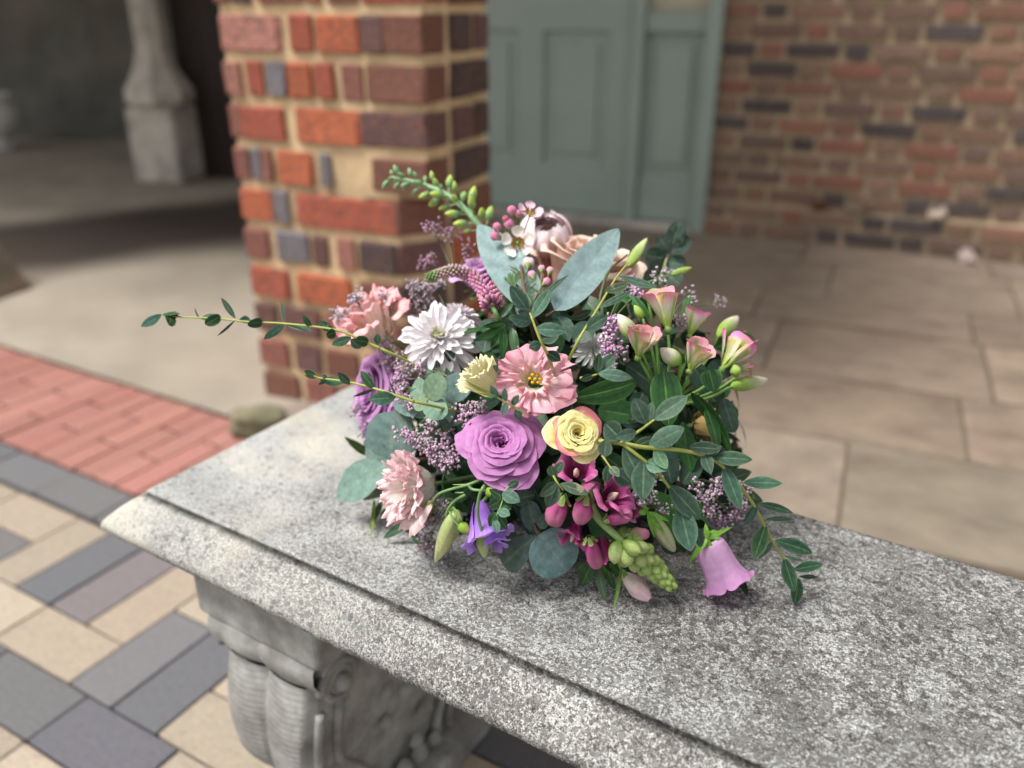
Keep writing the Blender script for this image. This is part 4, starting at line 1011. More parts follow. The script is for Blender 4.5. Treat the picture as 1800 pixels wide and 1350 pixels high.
# ------------------------------------------------------------------ snapdragon in front
sn = tag(empty('snapdragon', tuple(Pt(1035, 880, 0.01))), 'magenta snapdragon spike with green buds at its tip, lying forward on the bench', 'snapdragon')
ax = [Pt(1030, 850, 0.0), Pt(1045, 902, 0.016), Pt(1092, 950, 0.026), Pt(1140, 992, 0.028), Pt(1180, 1030, 0.026)]
stem(sn, ax, 0.0042, 0.0012, (0.26, 0.38, 0.13), per=8, n=10)
axp = spline(ax, 12)
MG_I, MG_E, MG_D = (0.42, 0.065, 0.23), (0.57, 0.17, 0.35), (0.20, 0.012, 0.08)
def snap_bud(base, tip, wpx, cb, ct, h, calyx=True, ht=None):
    budpx(sn, base, tip, wpx, cb, ct, hb=h, ht=h if ht is None else ht, lobes=4, tw=0.05, depth=0.20, nz=0.22, mat=MP, name='floret_bud', seed=base[0], prof=lambda i: (math.sin(math.pi * min(max(i, .001), .999) ** 1.0) ** 0.5) * (0.78 + 0.3 * i))
    if calyx:
        B = Pt(*base, h); T = Pt(*tip, h); L = (T - B).length; M = frame_matrix(B, T - B, CAMT)
        for k in range(5):
            b = cup_petal(wpx / 2 / FPX * 0.62, k * 1.2566, 0.55, 0.25, 1.0, -0.25, 0.55, 0.0, 0.7, (0.20, 0.32, 0.07), (0.28, 0.36, 0.12), seed=k, nu=5, nv=6)
            part(sn, 'sepal', b, MBUD, M)
for (b_, t_, w_, h_) in [((990, 872), (970, 925), 42, 0.020), ((1032, 872), (1018, 922), 40, 0.030), ((1062, 916), (1112, 902), 30, 0.026), ((1100, 940), (1142, 938), 28, 0.022), ((1035, 945), (1050, 1000), 32, 0.024)]:
    snap_bud(b_, t_, w_, (0.34, 0.30, 0.16) if w_ < 30 else MG_I, mix(MG_E, (0.55, 0.22, 0.26), 0.45), h_)
def snap_open(c, tip, Rpx, h, seed, n=5):
    """open two lipped floret: tube plus broad lobes"""
    B = Pt(*c, h); T = Pt(*tip, h + 0.01); Z = (T - B).normalized(); M = frame_matrix(B, Z, CAMR); R = Rpx / FPX * 0.66
    fl = bpy.data.objects.new('floret', None); COL.objects.link(fl); fl.parent = sn; fl.location = B - root_loc(sn)
    for k in range(n):
        b = cup_petal(R, k * 2 * math.pi / n + seed, 0.85, 0.24, 0.66 + 0.2 * (k % 2), -0.35, 0.85 - 0.25 * (k % 2), 0.22, 0.10, MG_I, MG_E, ruf=0.13, rfq=1.2, seed=seed * 5 + k, nu=16, nv=10, cbase=MG_D, curl=0.25)
        part(fl, 'petal', b, MP, M)
    b = bud_mesh(R * 0.62, R * 0.15, (0.70, 0.42, 0.50), (0.78, 0.62, 0.45), lobes=2, tw=0, depth=0.2, n=12, m=8); part(fl, 'throat', b, MP, M @ Matrix.Translation((0, 0, R * 0.15)))
snap_open((1012, 842), (1014, 822), 42, 0.020, 1.0, 5); snap_open((1062, 880), (1088, 866), 46, 0.020, 2.2, 5); snap_open((1012, 930), (1002, 956), 34, 0.006, 0.3, 4); snap_open((1058, 955), (1070, 990), 34, 0.008, 1.3, 4); snap_open((1100, 895), (1118, 892), 24, 0.008, .6, 4)
rr = random.Random(77); NB = 46
for k in range(NB):     # green buds up the spike
    f = k / (NB - 1); idx = 0.50 + 0.49 * f; p = axp[int(idx * (len(axp) - 1))]; q = axp[min(int(idx * (len(axp) - 1)) + 1, len(axp) - 1)]
    q0 = axp[max(int(idx * (len(axp) - 1)) - 1, 0)]
    t = (q - q0).normalized(); e1 = t.orthogonal().normalized(); e2 = t.cross(e1); a = k * 2.4
    d = (e1 * math.cos(a) + e2 * math.sin(a)); dirv = (d * (0.95 - 0.55 * f) + t * (0.5 + 0.7 * f)).normalized()
    L = 0.0185 * (1 - 0.55 * f); R = L * 0.36
    b = bud_mesh(L, R, (0.22, 0.34, 0.07), mix((0.36, 0.50, 0.12), (0.50, 0.46, 0.30), rr.random() * 0.6 * (1 - f)), lobes=3, tw=0, depth=0.18, n=12, m=9, prof=lambda i: math.sin(math.pi * min(max(i, .001), .999)) ** 0.55)
    part(sn, 'green_bud', b, MBUD, frame_matrix(p - t * 0.002 + d * 0.0015, dirv, t))

# pale pink bud under the spike
o = tag(empty('lisianthus_bud', tuple(Pt(1090, 1010, 0.0))), 'white and pink closed flower bud under the green snapdragon tip', 'flower bud')
budpx(o, (1094, 1006), (1142, 1054), 36, (0.74, 0.64, 0.56), (0.80, 0.56, 0.60), hb=0.006, ht=0.004, lobes=3, tw=0.5, depth=0.25, name='bud', prof=lambda i: (math.sin(math.pi * min(max(i * 0.94, .001), .999)) ** 0.7) * (1.0))
leafpx(o, (1092, 998), (1078, 1072), 11, 0.008, 0.002, 0.6, shape='lance', mat=ML, c=(0.16, 0.30, 0.05)); leafpx(o, (1094, 1000), (1106, 1030), 12, 0.012, 0.010, 0.3, shape='lance', mat=ML, c=(0.16, 0.32, 0.06))
stem(o, to_anchor(Pt(1094, 1004, 0.006)), 0.0015, 0.0018, ST_G)

# ------------------------------------------------------------------ campanula bell
cbp = tag(empty('campanula', tuple(Pt(1238, 950, 0.015))), 'hanging lilac pink bell flower with green sepals at the lower right', 'campanula')
B = Pt(1243, 950, 0.020); T = Pt(1284, 1036, 0.008); T.z = max(T.z, TOP + 0.012); L = (T - B).length
M = frame_matrix(B, T - B, CAMR); Rb = 44 / FPX * 0.665
bell = [(0.10, 0.0), (0.52, 0.03), (0.66, 0.10), (0.71, 0.22), (0.72, 0.38), (0.74, 0.54), (0.80, 0.70), (0.90, 0.83), (1.04, 0.93)]
b = MB()
def PBell(i, j):
    k = i * (len(bell) - 1); a = min(int(k), len(bell) - 2); f = k - a; th = 2 * math.pi * j
    r = bell[a][0] + (bell[a + 1][0] - bell[a][0]) * f; z = bell[a][1] + (bell[a + 1][1] - bell[a][1]) * f
    lob = abs(math.cos(th * 2.5)); r *= 1 - 0.035 * (1 - lob) * 1.2 * sm(0.1, 0.5, i)
    e = sm(0.72, 1.0, i); z += e * (0.12 * lob ** 0.6 - 0.06); r += e * (0.10 * lob ** 2 + 0.04); z -= e * 0.12 * lob ** 3 * sm(0.9, 1, i)
    r *= 1 + 0.03 * noise.noise(Vector((math.cos(th), math.sin(th), i * 2)))
    return (Rb * r * math.cos(th), Rb * r * math.sin(th), L * z)
b.grid(PBell, 32, 80, lambda i, j: tuple(q * (0.92 + 0.12 * abs(math.cos(j * math.pi * 5)) ** 0.5 + 0.04 * math.sin(j * 260)) for q in mix(mix((0.72, 0.60, 0.70), (0.66, 0.38, 0.62), sm(0.0, 0.3, i)), (0.64, 0.30, 0.58), sm(0.6, 1, i))))
part(cbp, 'bell', b, MP, M)
for t_, w_, hh, bd in (((1256, 982), 15, 0.046, 0.5), ((1210, 990), 12, 0.024, 0.3), ((1288, 926), 12, 0.026, -0.5), ((1272, 934), 13, 0.034, -0.4), ((1228, 972), 13, 0.036, 0.4), ((1240, 920), 12, 0.02, 0.3)):
    leafpx(cbp, (1242, 946), t_, w_, 0.030, hh, rnd.uniform(-0.3, 0.3), shape='lance', mat=ML, c=(0.16, 0.34, 0.04), rib=(0.22, 0.42, 0.08), bend=bd, name='sepal')
for k in range(7):
    a = k * 0.9; b = bud_mesh(Rb * 0.55, Rb * 0.2, (0.10, 0.30, 0.03), (0.24, 0.44, 0.08), lobes=3, depth=0.3, n=10, m=8)
    part(cbp, 'calyx_lobe', b, ML, M @ Matrix.Rotation(a, 4, 'Z') @ Matrix.Translation((Rb * 0.18, 0, -Rb * 0.25)) @ Matrix.Rotation(0.9, 4, 'Y'))
stem(cbp, [B - (T - B).normalized() * 0.004, Pt(1210, 925, 0.0)] + to_anchor(Pt(1150, 880, -0.02))[1:], 0.002, 0.002, (0.16, 0.32, 0.06))

# second campanula bud, white green
o = tag(empty('campanula_bud', tuple(Pt(1140, 905, 0.006))), 'long greenish white closed bud left of the lilac bell flower', 'flower bud')
budpx(o, (1140, 902), (1186, 970), 30, (0.56, 0.62, 0.30), (0.66, 0.68, 0.44), hb=0.012, ht=0.010, lobes=5, tw=0.0, depth=0.2, name='bud', prof=lambda i: math.sin(math.pi * min(max(i, .001), .999)) ** 0.6)
for t_, w_ in (((1168, 938), 12), ((1150, 945), 11), ((1176, 916), 11), ((1122, 900), 14), ((1130, 884), 12)):
    leafpx(o, (1138, 900), t_, w_, 0.018, 0.02, 0.3, shape='lance', mat=ML, c=(0.14, 0.34, 0.04), name='sepal')
stem(o, to_anchor(Pt(1138, 900, 0.01)), 0.0016, 0.0018, ST_G)
o = tag(empty('leafy_shoot', tuple(Pt(1160, 850, 0.0))), 'bright green serrated leafy shoot between snapdragon and bell flower', 'leaf shoot')
for b_, t_, w_ in (((1120, 860), (1205, 900), 34), ((1150, 880), (1205, 960), 30), ((1170, 870), (1245, 900), 26), ((1215, 885), (1245, 915), 22), ((1100, 850), (1150, 862), 22), ((1205, 905), (1222, 950), 18)):
    leafpx(o, b_, t_, w_, 0.0, 0.002, rnd.uniform(-0.3, 0.6), shape='elliptic', mat=ML, c=(0.05, 0.19, 0.03), wave=0.06, rib=(0.14, 0.34, 0.06), bend=0.3)
stem(o, to_anchor(Pt(1120, 860, 0.0)), 0.0016, 0.0018, ST_G)

# ------------------------------------------------------------------ green lisianthus buds on curved stems
lb = tag(empty('lisianthus_bud_spray', tuple(Pt(840, 850, 0.02))), 'arching green stems with five closed pale green lisianthus buds below the mauve rose', 'flower buds')
hN = 0.034
def ar(pts, r=0.0011): stem(lb, [Pt(x, y, h) for x, y, h in pts], r * 1.15, r, (0.17, 0.30, 0.10), per=8)
ar([(870, 838, 0.0), (850, 842, 0.022), (823, 852, hN), (800, 858, hN), (772, 868, hN), (758, 885, hN - .004)])
ar([(862, 842, 0.010), (850, 856, hN + .004), (842, 875, hN + .004), (840, 905, hN + .002), (848, 938, hN)], 0.0013)
ar([(823, 852, hN), (830, 860, hN), (846, 862, hN), (862, 860, hN + .002)])
ar([(818, 870, 0.02), (800, 880, 0.028), (788, 895, 0.03), (784, 908, 0.03)])
ar([(790, 898, 0.03), (796, 912, 0.034), (806, 924, 0.034)], 0.0009)
stem(lb, [Pt(823, 852, hN), Pt(796, 852, hN + .002)], 0.0009, 0.0003, (0.2, 0.34, 0.1)); stem(lb, [Pt(815, 866, hN), Pt(800, 866, hN)], 0.0008, 0.0003, (0.2, 0.34, 0.1))
bp = lambda i: math.sin(math.pi * min(max(i, .001), .999) ** 0.72) ** 0.8
for (b_, t_, w_, h_, c1, c2) in [((758, 882), (748, 902), 18, hN - .004, (0.22, 0.40, 0.04), (0.42, 0.56, 0.10)), ((852, 862), (880, 868), 19, hN + .002, (0.24, 0.42, 0.05), (0.46, 0.58, 0.10)), ((806, 922), (828, 936), 20, hN, (0.22, 0.40, 0.05), (0.50, 0.60, 0.12)), ((846, 932), (852, 982), 24, hN, (0.28, 0.42, 0.08), (0.66, 0.68, 0.34))]:
    budpx(lb, b_, t_, w_, c1, c2, hb=h_, ht=h_ - 0.002, lobes=5, tw=0.12, depth=0.12, name='bud', prof=bp)
budpx(lb, (806, 898), (764, 990), 36, (0.46, 0.54, 0.22), (0.70, 0.70, 0.36), hb=0.026, ht=0.018, lobes=3, tw=0.65, depth=0.28, name='large_bud', prof=lambda i: math.sin(math.pi * min(max(i, .001), .999) ** 0.62) ** 0.8, n=32, m=26)
for t_ in ((800, 905), (812, 915), (790, 900)): leafpx(lb, (796, 890), t_, 5, 0.034, 0.036, 0.2, shape='lance', mat=ML, c=(0.2, 0.34, 0.08), name='sepal')

# top right bud on a long stem
o = tag(empty('lisianthus_bud', tuple(Pt(1110, 510, -0.01))), 'slim yellow green bud on a long stem pointing right at the top', 'flower bud')
stem(o, [Pt(1095, 520, -0.015), Pt(1130, 500, -0.01), Pt(1188, 480, 0.0)], 0.0014, 0.0010, (0.16, 0.30, 0.12))
budpx(o, (1180, 483), (1216, 470), 13, (0.30, 0.44, 0.12), (0.52, 0.62, 0.14), hb=0.0, lobes=5, tw=0.1, depth=0.1, prof=bp)
stem(o, to_anchor(Pt(1095, 520, -0.015)), 0.0014, 0.0016, ST_G)
o = tag(empty('lisianthus_bud', tuple(Pt(1080, 480, -0.01))), 'cream tipped closed bud behind a dark leaf on the dark arching stem', 'flower bud')
stem(o, [Pt(1052, 545, -0.01), Pt(1058, 510, 0.0), Pt(1072, 475, 0.004), Pt(1103, 448, 0.004)], 0.0015, 0.0011, (0.07, 0.09, 0.03))
budpx(o, (1104, 468), (1138, 418), 22, (0.34, 0.46, 0.12), (0.68, 0.72, 0.36), hb=-0.002, ht=-0.002, lobes=5, tw=0.1, depth=0.16, prof=bp)
leafpx(o, (1105, 462), (1138, 421), 26, 0.004, 0.002, 0.15, c=EU_D, shape='elliptic')
stem(o, to_anchor(Pt(1052, 545, -0.01)), 0.0014, 0.0016, ST_G)

# ------------------------------------------------------------------ purple veronica spike
ve = tag(empty('veronica', tuple(Pt(868, 545, 0.01))), 'curved pink purple veronica spike with green tip above the white chrysanthemum', 'veronica')
vp = spline([Pt(866, 540, 0.020), Pt(858, 515, 0.026), Pt(832, 488, 0.030), Pt(795, 476, 0.032), Pt(750, 488, 0.032)], 14)
b = MB(); b.tube(vp, [0.0045 - 0.003 * i / len(vp) for i in range(len(vp))], [mix((0.20, 0.10, 0.12), (0.12, 0.26, 0.04), i / len(vp)) for i in range(len(vp))], 10); part(ve, 'stem', b, MS)
b = MB(); rr = random.Random(3); N = 300
for k in range(N):
    f = k / N; i = f * (len(vp) - 1); a0 = int(i); p = vp[a0].lerp(vp[min(a0 + 1, len(vp) - 1)], i - a0); t = (vp[min(a0 + 1, len(vp) - 1)] - vp[max(a0 - 1, 0)]).normalized()
    e1 = t.orthogonal().normalized(); e2 = t.cross(e1); a = k * 2.39996; d = e1 * math.cos(a) + e2 * math.sin(a)
    rad = 0.0085 * (1 - 0.62 * f ** 1.3); L = 0.0072 * (1 - 0.6 * f) * rr.uniform(0.8, 1.2); R = 0.00155 * (1 - 0.45 * f)
    col = mix((0.60, 0.24, 0.38), (0.66, 0.50, 0.48), sm(0.45, 0.8, f)); col = mix(col, (0.22, 0.42, 0.08), sm(0.84, 0.95, f)); col = tuple(c * rr.uniform(0.8, 1.2) for c in col)
    base = mix(col, (0.06, 0.04, 0.03), 0.8)
    M = frame_matrix(p + d * rad * 0.45, (d + t * 0.45).normalized(), t)
    pts = [((0, 0, 0), R * 0.5, base), ((0, 0, L * 0.35), R, mix(base, col, .5)), ((0, 0, L * 0.75), R * 1.15, col), ((0, 0, L), R * 0.35, mix(col, (0.8, 0.6, 0.7), 0.3))]
    b.tube([M @ Vector(q[0]) for q in pts], [q[1] for q in pts], [q[2] for q in pts], 6)
tag(part(ve, 'florets', b, MP), kind='stuff')
VL = dict(mat=ML, shape='lance', c=(0.018, 0.07, 0.015), wave=0.05, rib=(0.06, 0.16, 0.04))
for (b_, t_, w_, hb, ht, ro, bd) in [((868, 572), (742, 577), 17, 0.012, 0.016, -0.7, -0.35), ((880, 556), (846, 500), 14, 0.0, 0.0, 0.4, 0.3), ((890, 570), (832, 600), 20, 0.008, 0.006, 0.2, 0.3), ((885, 570), (882, 642), 20, 0.004, -0.004, 0.3, 0.3), ((900, 575), (912, 640), 22, 0.002, -0.006, -0.2, 0.3), ((880, 560), (905, 530), 14, 0.008, 0.008, 0.4, 0.3), ((886, 566), (846, 575), 15, 0.014, 0.016, 0.4, 0.2), ((878, 556), (872, 522), 9, 0.008, 0.01, 1.0, -0.4), ((892, 560), (918, 556), 14, 0.01, 0.012, 0.2, 0.2), ((880, 570), (862, 612), 16, 0.0, -0.004, 0.2, 0.2)]:
    kw = dict(VL); kw['bend'] = bd; leafpx(ve, b_, t_, w_, hb, ht, ro, **kw)
stem(ve, [vp[0], Pt(880, 570, 0.004)] + to_anchor(Pt(890, 600, -0.02))[1:], 0.0022, 0.002, (0.10, 0.2, 0.05))

# ------------------------------------------------------------------ waxflower
wx = tag(empty('waxflower', tuple(Pt(925, 545, 0.01))), 'waxflower sprig with pink buds and two small open blossoms at the top centre', 'waxflower')
hW = 0.024
stem(wx, [Pt(928, 552, 0.006), Pt(923, 520, hW), Pt(917, 480, hW), Pt(915, 455, hW), Pt(908, 436, hW)], 0.0016, 0.0010, (0.16, 0.08, 0.045))
stem(wx, [Pt(930, 548, 0.008), Pt(940, 525, hW), Pt(955, 500, hW)], 0.0012, 0.0007, (0.18, 0.10, 0.05))
buds = [(900, 370, 15, 911, 398), (911, 376, 13, 913, 400), (889, 385, 11, 900, 402), (895, 394, 17, 900, 410), (874, 399, 14, 890, 412), (871, 415, 16, 893, 424), (929, 463, 20, 926, 480), (935, 483, 14, 942, 500), (952, 472, 12, 951, 498), (967, 475, 12, 958, 500), (961, 495, 13, 950, 505)]
for (x, y, w_, bx, by) in buds:
    hh = hW + 0.004; C = Pt(x, y, hh); Bq = Pt(bx, by, hW); D_ = (C - Bq).normalized(); R = 1.12 * w_ / 2 / FPX * (dome(x, y) - hh)
    pk = (0.70, 0.25, 0.40) if w_ > 11 else (0.55, 0.16, 0.20)
    if w_ == 20: pk = (0.74, 0.55, 0.58)
    b = bud_mesh(R * 2.0, R, mix(pk, (0.8, 0.7, 0.7), 0.45), pk, lobes=5, tw=0, depth=0.10, n=18, m=12, prof=lambda i: math.sin(math.pi * min(max(i, .001), .999)) ** 0.5)
    part(wx, 'bud', b, MP, frame_matrix(C - D_ * R * 0.9, D_, CAMT))
    b = bud_mesh(R * 1.7, R * 0.80, (0.14, 0.22, 0.05), (0.30, 0.36, 0.10), lobes=5, tw=0, depth=0.05, n=12, m=8, prof=lambda i: i ** 0.7 * 0.98 if i < 0.8 else 0.84 * (1 - i) / 0.2 + 0.02)
    part(wx, 'calyx', b, MBUD, frame_matrix(C - D_ * R * 2.1, D_, CAMT))
    stem(wx, [C - D_ * R * 1.9, Bq], 0.0005, 0.0006, (0.20, 0.18, 0.06))
def wax_flower(x, y, Rpx, facing, cp_):
    C = Pt(x, y, hW + 0.013); R = Rpx / FPX * (dome(x, y) - hW); M = frame_matrix(C, cdir(*facing), CAMR)
    fl = bpy.data.objects.new('blossom', None); COL.objects.link(fl); fl.parent = wx; fl.location = C - root_loc(wx)
    for k in range(5):
        b = MB()
        def P(i, j, k=k):
            s = i * 2 - 1; a = k * 1.2566 + 0.3; v = j; pw = (0.30 + 0.70 * math.sin(min(v * 1.3, 1) * 1.57)) * math.sqrt(max(0, 1 - max(0, v - 0.55) ** 2 / 0.2025)) * 0.42 * R
            r = R * (0.38 + 0.62 * v); y_ = s * pw; z = R * (0.30 * v * v + 0.10 * s * s)
            return (r * math.cos(a) - y_ * math.sin(a), r * math.sin(a) + y_ * math.cos(a), z)
        b.grid(P, 8, 8, lambda i, j: mix(mix(cp_, (0.6, 0.35, 0.4), 0.3), cp_, sm(0.1, 0.6, j))); part(fl, 'petal', b, MP, M)
    b = MB(); b.grid(lambda i, j: (R * 0.42 * math.sin(i * 1.57) * math.cos(j * 6.2832), R * 0.42 * math.sin(i * 1.57) * math.sin(j * 6.2832), R * (-0.30 + 0.32 * math.sin(i * 1.57) ** 3)), 6, 20, lambda i, j: mix((0.32, 0.32, 0.04), (0.42, 0.30, 0.10), i))
    part(fl, 'cup', b, MP, M)
    b = MB()
    for k in range(10):
        a = k * 0.628; q = [(R * 0.40 * math.cos(a), R * 0.40 * math.sin(a), 0), (R * 0.34 * math.cos(a), R * 0.34 * math.sin(a), R * 0.22)]
        b.tube(q, [R * 0.035, R * 0.06], [(0.8, 0.7, 0.65), (0.35, 0.12, 0.08)], 5)
    b.tube([(0, 0, -R * 0.3), (0, 0, R * 0.35)], [R * 0.05, R * 0.05], (0.6, 0.6, 0.3), 5); part(fl, 'stamens', b, MP, M)
wax_flower(910, 428, 29, (-0.05, 0.15, 1), (0.82, 0.80, 0.72)); wax_flower(931, 374, 23, (0.25, 0.7, 0.75), (0.80, 0.56, 0.66))
stem(wx, [Pt(931, 380, hW + .006), Pt(920, 410, hW)], 0.0006, 0.0006, (0.2, 0.2, 0.08)); stem(wx, [Pt(910, 430, hW + .004), Pt(909, 438, hW), Pt(915, 455, hW)], 0.0008, 0.0008, (0.2, 0.14, 0.06)); stem(wx, [Pt(892, 412, hW), Pt(905, 430, hW), Pt(909, 440, hW)], 0.0009, 0.0007, (0.24, 0.28, 0.08))
rr = random.Random(9)
for k in range(34):
    u = rr.random()
    if k < 20: x0 = 923 - 12 * u; y0 = 530 - 80 * u
    else: x0 = 932 + 22 * u; y0 = 540 - 36 * u
    sd = rr.choice((-1, 1)); leafpx(wx, (x0, y0), (x0 + sd * rr.uniform(10, 26), y0 - rr.uniform(10, 30)), 3.6, hW, hW + rr.uniform(-0.004, 0.008), 0.3, shape='strap', mat=ML, c=(0.03, 0.08, 0.03), bend=-0.3, nu=6, nv=2, name='needle')
for k in range(12):
    a = rr.uniform(0.9, 2.5); leafpx(wx, (903, 505), (903 + 24 * math.cos(a), 505 - 28 * math.sin(a)), 3.4, hW, hW + rr.uniform(-.003, .006), 0.3, shape='strap', mat=ML, c=(0.04, 0.10, 0.035), bend=0.2, nu=6, nv=2, name='needle')
stem(wx, [Pt(920, 530, hW), Pt(908, 515, hW), Pt(903, 500, hW)], 0.0007, 0.0005, (0.18, 0.10, 0.05)); stem(wx, to_anchor(Pt(928, 552, 0.006)), 0.0016, 0.0018, ST_B)

# out of focus green flower spike behind the pillar side
gs = tag(empty('delphinium_tip', tuple(Pt(868, 440, -0.02))), 'pale green flower spike tip with small buds leaning left at the top, out of focus', 'flower spike')
gp = spline([Pt(880, 500, -0.03), Pt(866, 430, -0.035), Pt(836, 388, -0.05), Pt(790, 345, -0.07), Pt(735, 322, -0.09), Pt(688, 312, -0.10)], 8)
b = MB(); b.tube(gp, [0.0042 - 0.0026 * i / len(gp) for i in range(len(gp))], (0.26, 0.42, 0.22), 8); part(gs, 'stem', b, MS)
rr = random.Random(15)
for k in range(40):
    f = 0.30 + 0.70 * k / 39; i = f * (len(gp) - 1); a0 = min(int(i), len(gp) - 2); p = gp[a0].lerp(gp[a0 + 1], i - a0); t = (gp[a0 + 1] - gp[a0]).normalized()
    e1 = t.orthogonal().normalized(); e2 = t.cross(e1); a = k * 2.4; d = e1 * math.cos(a) + e2 * math.sin(a); off = 0.013 * (1 - f) + 0.0035; s_ = (0.0075 if f < 0.75 else 0.0052) * rr.uniform(0.6, 1.15)
    q = p + (d * 1.0 + t * 0.7).normalized() * off
    b = bud_mesh(s_ * 2.0, s_ * 0.52, (0.20, 0.38, 0.16), (0.46, 0.60, 0.10) if f < 0.72 else (0.26, 0.46, 0.24), lobes=4, depth=0.2, n=10, m=8); part(gs, 'bud', b, MBUD, frame_matrix(q, (d + t * 0.6).normalized(), t))
    if off > 0.006: stem(gs, [p, q], 0.0008, 0.0008, (0.2, 0.34, 0.14), name='stalk')
stem(gs, to_anchor(gp[0]), 0.004, 0.004, ST_G)

# ------------------------------------------------------------------ eucalyptus with broad grey blue leaves
def euc(label, base, leaves, name='eucalyptus_sprig', stems=None, c=EU_B, r=0.0016, sc=ST_B, anchor=True, group=None):
    """leaves: (base, tip, width, hb, ht, roll, kwargs)"""
    root = tag(empty(name, tuple(Pt(*base))), label, 'eucalyptus', group)
    for lf in leaves:
        b_, t_, w_, hb, ht, ro = lf[:6]; kw = dict(shape='ovate', c=c, mat=MW); kw.update(lf[6] if len(lf) > 6 else {})
        leafpx(root, b_, t_, w_, hb, ht, ro, **kw)
    for s_ in (stems or []):
        stem(root, [Pt(x, y, h) for x, y, h in s_], r, r * 0.6, sc)
    if anchor: stem(root, to_anchor(Pt(base[0], base[1], base[2] if len(base) > 2 else 0)), r, r, sc)
    return root
BLU = (0.25, 0.37, 0.37)
euc('two large pointed grey blue eucalyptus leaves standing up at the top centre', (938, 560, -0.005),
    [((975, 546), (1086, 404), 82, 0.000, 0.006, 0.15, dict(bend=0.10, shape='point', c=BLU, rib=(0.34, 0.45, 0.42), edge=(0.30, 0.42, 0.40), nu=24, nv=10, fold=0.16)),
     ((945, 548), (842, 396), 88, -0.012, -0.012, -0.2, dict(bend=0.12, shape='point', c=BLU, rib=(0.34, 0.45, 0.42), edge=(0.30, 0.42, 0.40), nu=24, nv=10)),
     ((938, 560), (905, 520), 46, -0.012, -0.006, 0.6, dict(c=BLU)), ((975, 560), (1010, 590), 40, -0.01, -0.012, 0.5, dict(c=EU_M))],
    stems=[[(960, 556, -0.004), (975, 546, 0.0)], [(935, 556, -0.01), (945, 548, -0.012)]])
CIN = dict(shape='round', bend=0.18, fold=0.06, nv=10, nu=16)
GP = (0.20, 0.33, 0.24)
euc('round pale green eucalyptus leaf cluster between white chrysanthemum and mauve rose', (750, 702, 0.02),
    [((752, 700), (778, 660), 44, 0.026, 0.032, 0.3, dict(CIN, c=(0.23, 0.36, 0.22))), ((750, 702), (726, 712), 32, 0.028, 0.034, -0.3, dict(CIN, c=(0.26, 0.38, 0.22))),
     ((752, 702), (778, 736), 42, 0.024, 0.026, 0.2, dict(CIN, c=GP)), ((748, 700), (726, 676), 44, 0.02, 0.016, 0.4, dict(CIN, c=GP)), ((778, 694), (828, 668), 50, 0.008, 0.012, 0.1, dict(CIN, c=EU_B, bend=0.25)),
     ((750, 722), (752, 640), 30, 0.0, 0.0, 0.6, dict(CIN, c=EU_B)), ((745, 715), (722, 728), 36, 0.012, 0.01, 0.5, dict(CIN, c=GP)), ((770, 745), (795, 700), 46, 0.006, 0.004, 0.5, dict(CIN, c=GP)), ((800, 750), (792, 716), 52, 0.004, 0.0, 0.2, dict(CIN, c=EU_M)),
     ((735, 726), (692, 700), 32, 0.010, 0.004, 0.2, dict(CIN, c=EU_B))], stems=[[(752, 702, 0.024), (765, 730, 0.006), (790, 760, -0.01)]], sc=ST_Y)
euc('three large round grey green eucalyptus leaves at the left edge above the bench', (688, 812, 0.006),
    [((688, 808), (690, 724), 92, -0.004, 0.0, 0.25, dict(CIN, c=(0.19, 0.31, 0.28), nu=20, nv=12)), ((686, 812), (592, 874), 66, 0.0, 0.006, -0.35, dict(CIN, shape='elliptic', c=(0.24, 0.39, 0.32), nu=20, nv=12, bend=0.25)),
     ((684, 806), (640, 786), 46, -0.012, -0.014, 0.6, dict(CIN, c=(0.2, 0.33, 0.28))), ((684, 812), (706, 842), 28, -0.004, 0.0, 0.3, dict(CIN, c=EU_B)), ((688, 826), (640, 878), 36, -0.016, -0.008, 0.3, dict(CIN, shape='elliptic', c=GL_D, mat=ML)), ((650, 800), (606, 768), 20, -0.012, -0.008, 0.2, dict(shape='lance', mat=ML, c=(0.05, 0.09, 0.02)))],
    stems=[[(686, 810, -0.002), (710, 815, -0.01)]])
euc('two big rounded dark grey eucalyptus leaves resting on the bench at the front centre', (946, 938, 0.006),
    [((948, 938), (996, 1004), 92, 0.006, 0.010, 0.1, dict(CIN, c=(0.15, 0.26, 0.26), nu=20, nv=12, rib=(0.25, 0.36, 0.33))), ((944, 940), (884, 992), 66, 0.006, 0.008, -0.2, dict(CIN, shape='obovate', c=(0.075, 0.12, 0.10), nu=20, nv=12)),
     ((944, 936), (928, 880), 40, 0.0, -0.006, 0.4, dict(CIN, c=(0.06, 0.11, 0.09))), ((950, 930), (962, 900), 24, 0.004, 0.0, 0.2, dict(c=EU_M))], stems=[[(946, 940, 0.006), (935, 910, -0.006), (925, 880, -0.02)]])
euc('dark round leaved eucalyptus stem behind at the upper right, out of focus', (1165, 480, -0.05),
    [((1180, 436), (1196, 390), 34, -0.05, -0.05, 0.1, dict(CIN, c=EU_D)), ((1178, 440), (1214, 420), 34, -0.05, -0.05, 0.1, dict(CIN, c=EU_D)), ((1172, 455), (1135, 448), 36, -0.05, -0.05, 0.3, dict(CIN, c=EU_D)), ((1172, 460), (1206, 468), 34, -0.05, -0.05, 0.3, dict(CIN, c=EU_M)),
     ((1168, 470), (1130, 492), 36, -0.05, -0.05, 0.3, dict(CIN, c=EU_D)), ((1178, 445), (1158, 415), 26, -0.05, -0.05, 0.1, dict(CIN, c=EU_D)), ((1165, 478), (1195, 500), 40, -0.05, -0.05, 0.3, dict(CIN, c=EU_D))], stems=[[(1160, 500, -0.05), (1172, 455, -0.05), (1190, 412, -0.05)]], sc=(0.3, 0.3, 0.16))

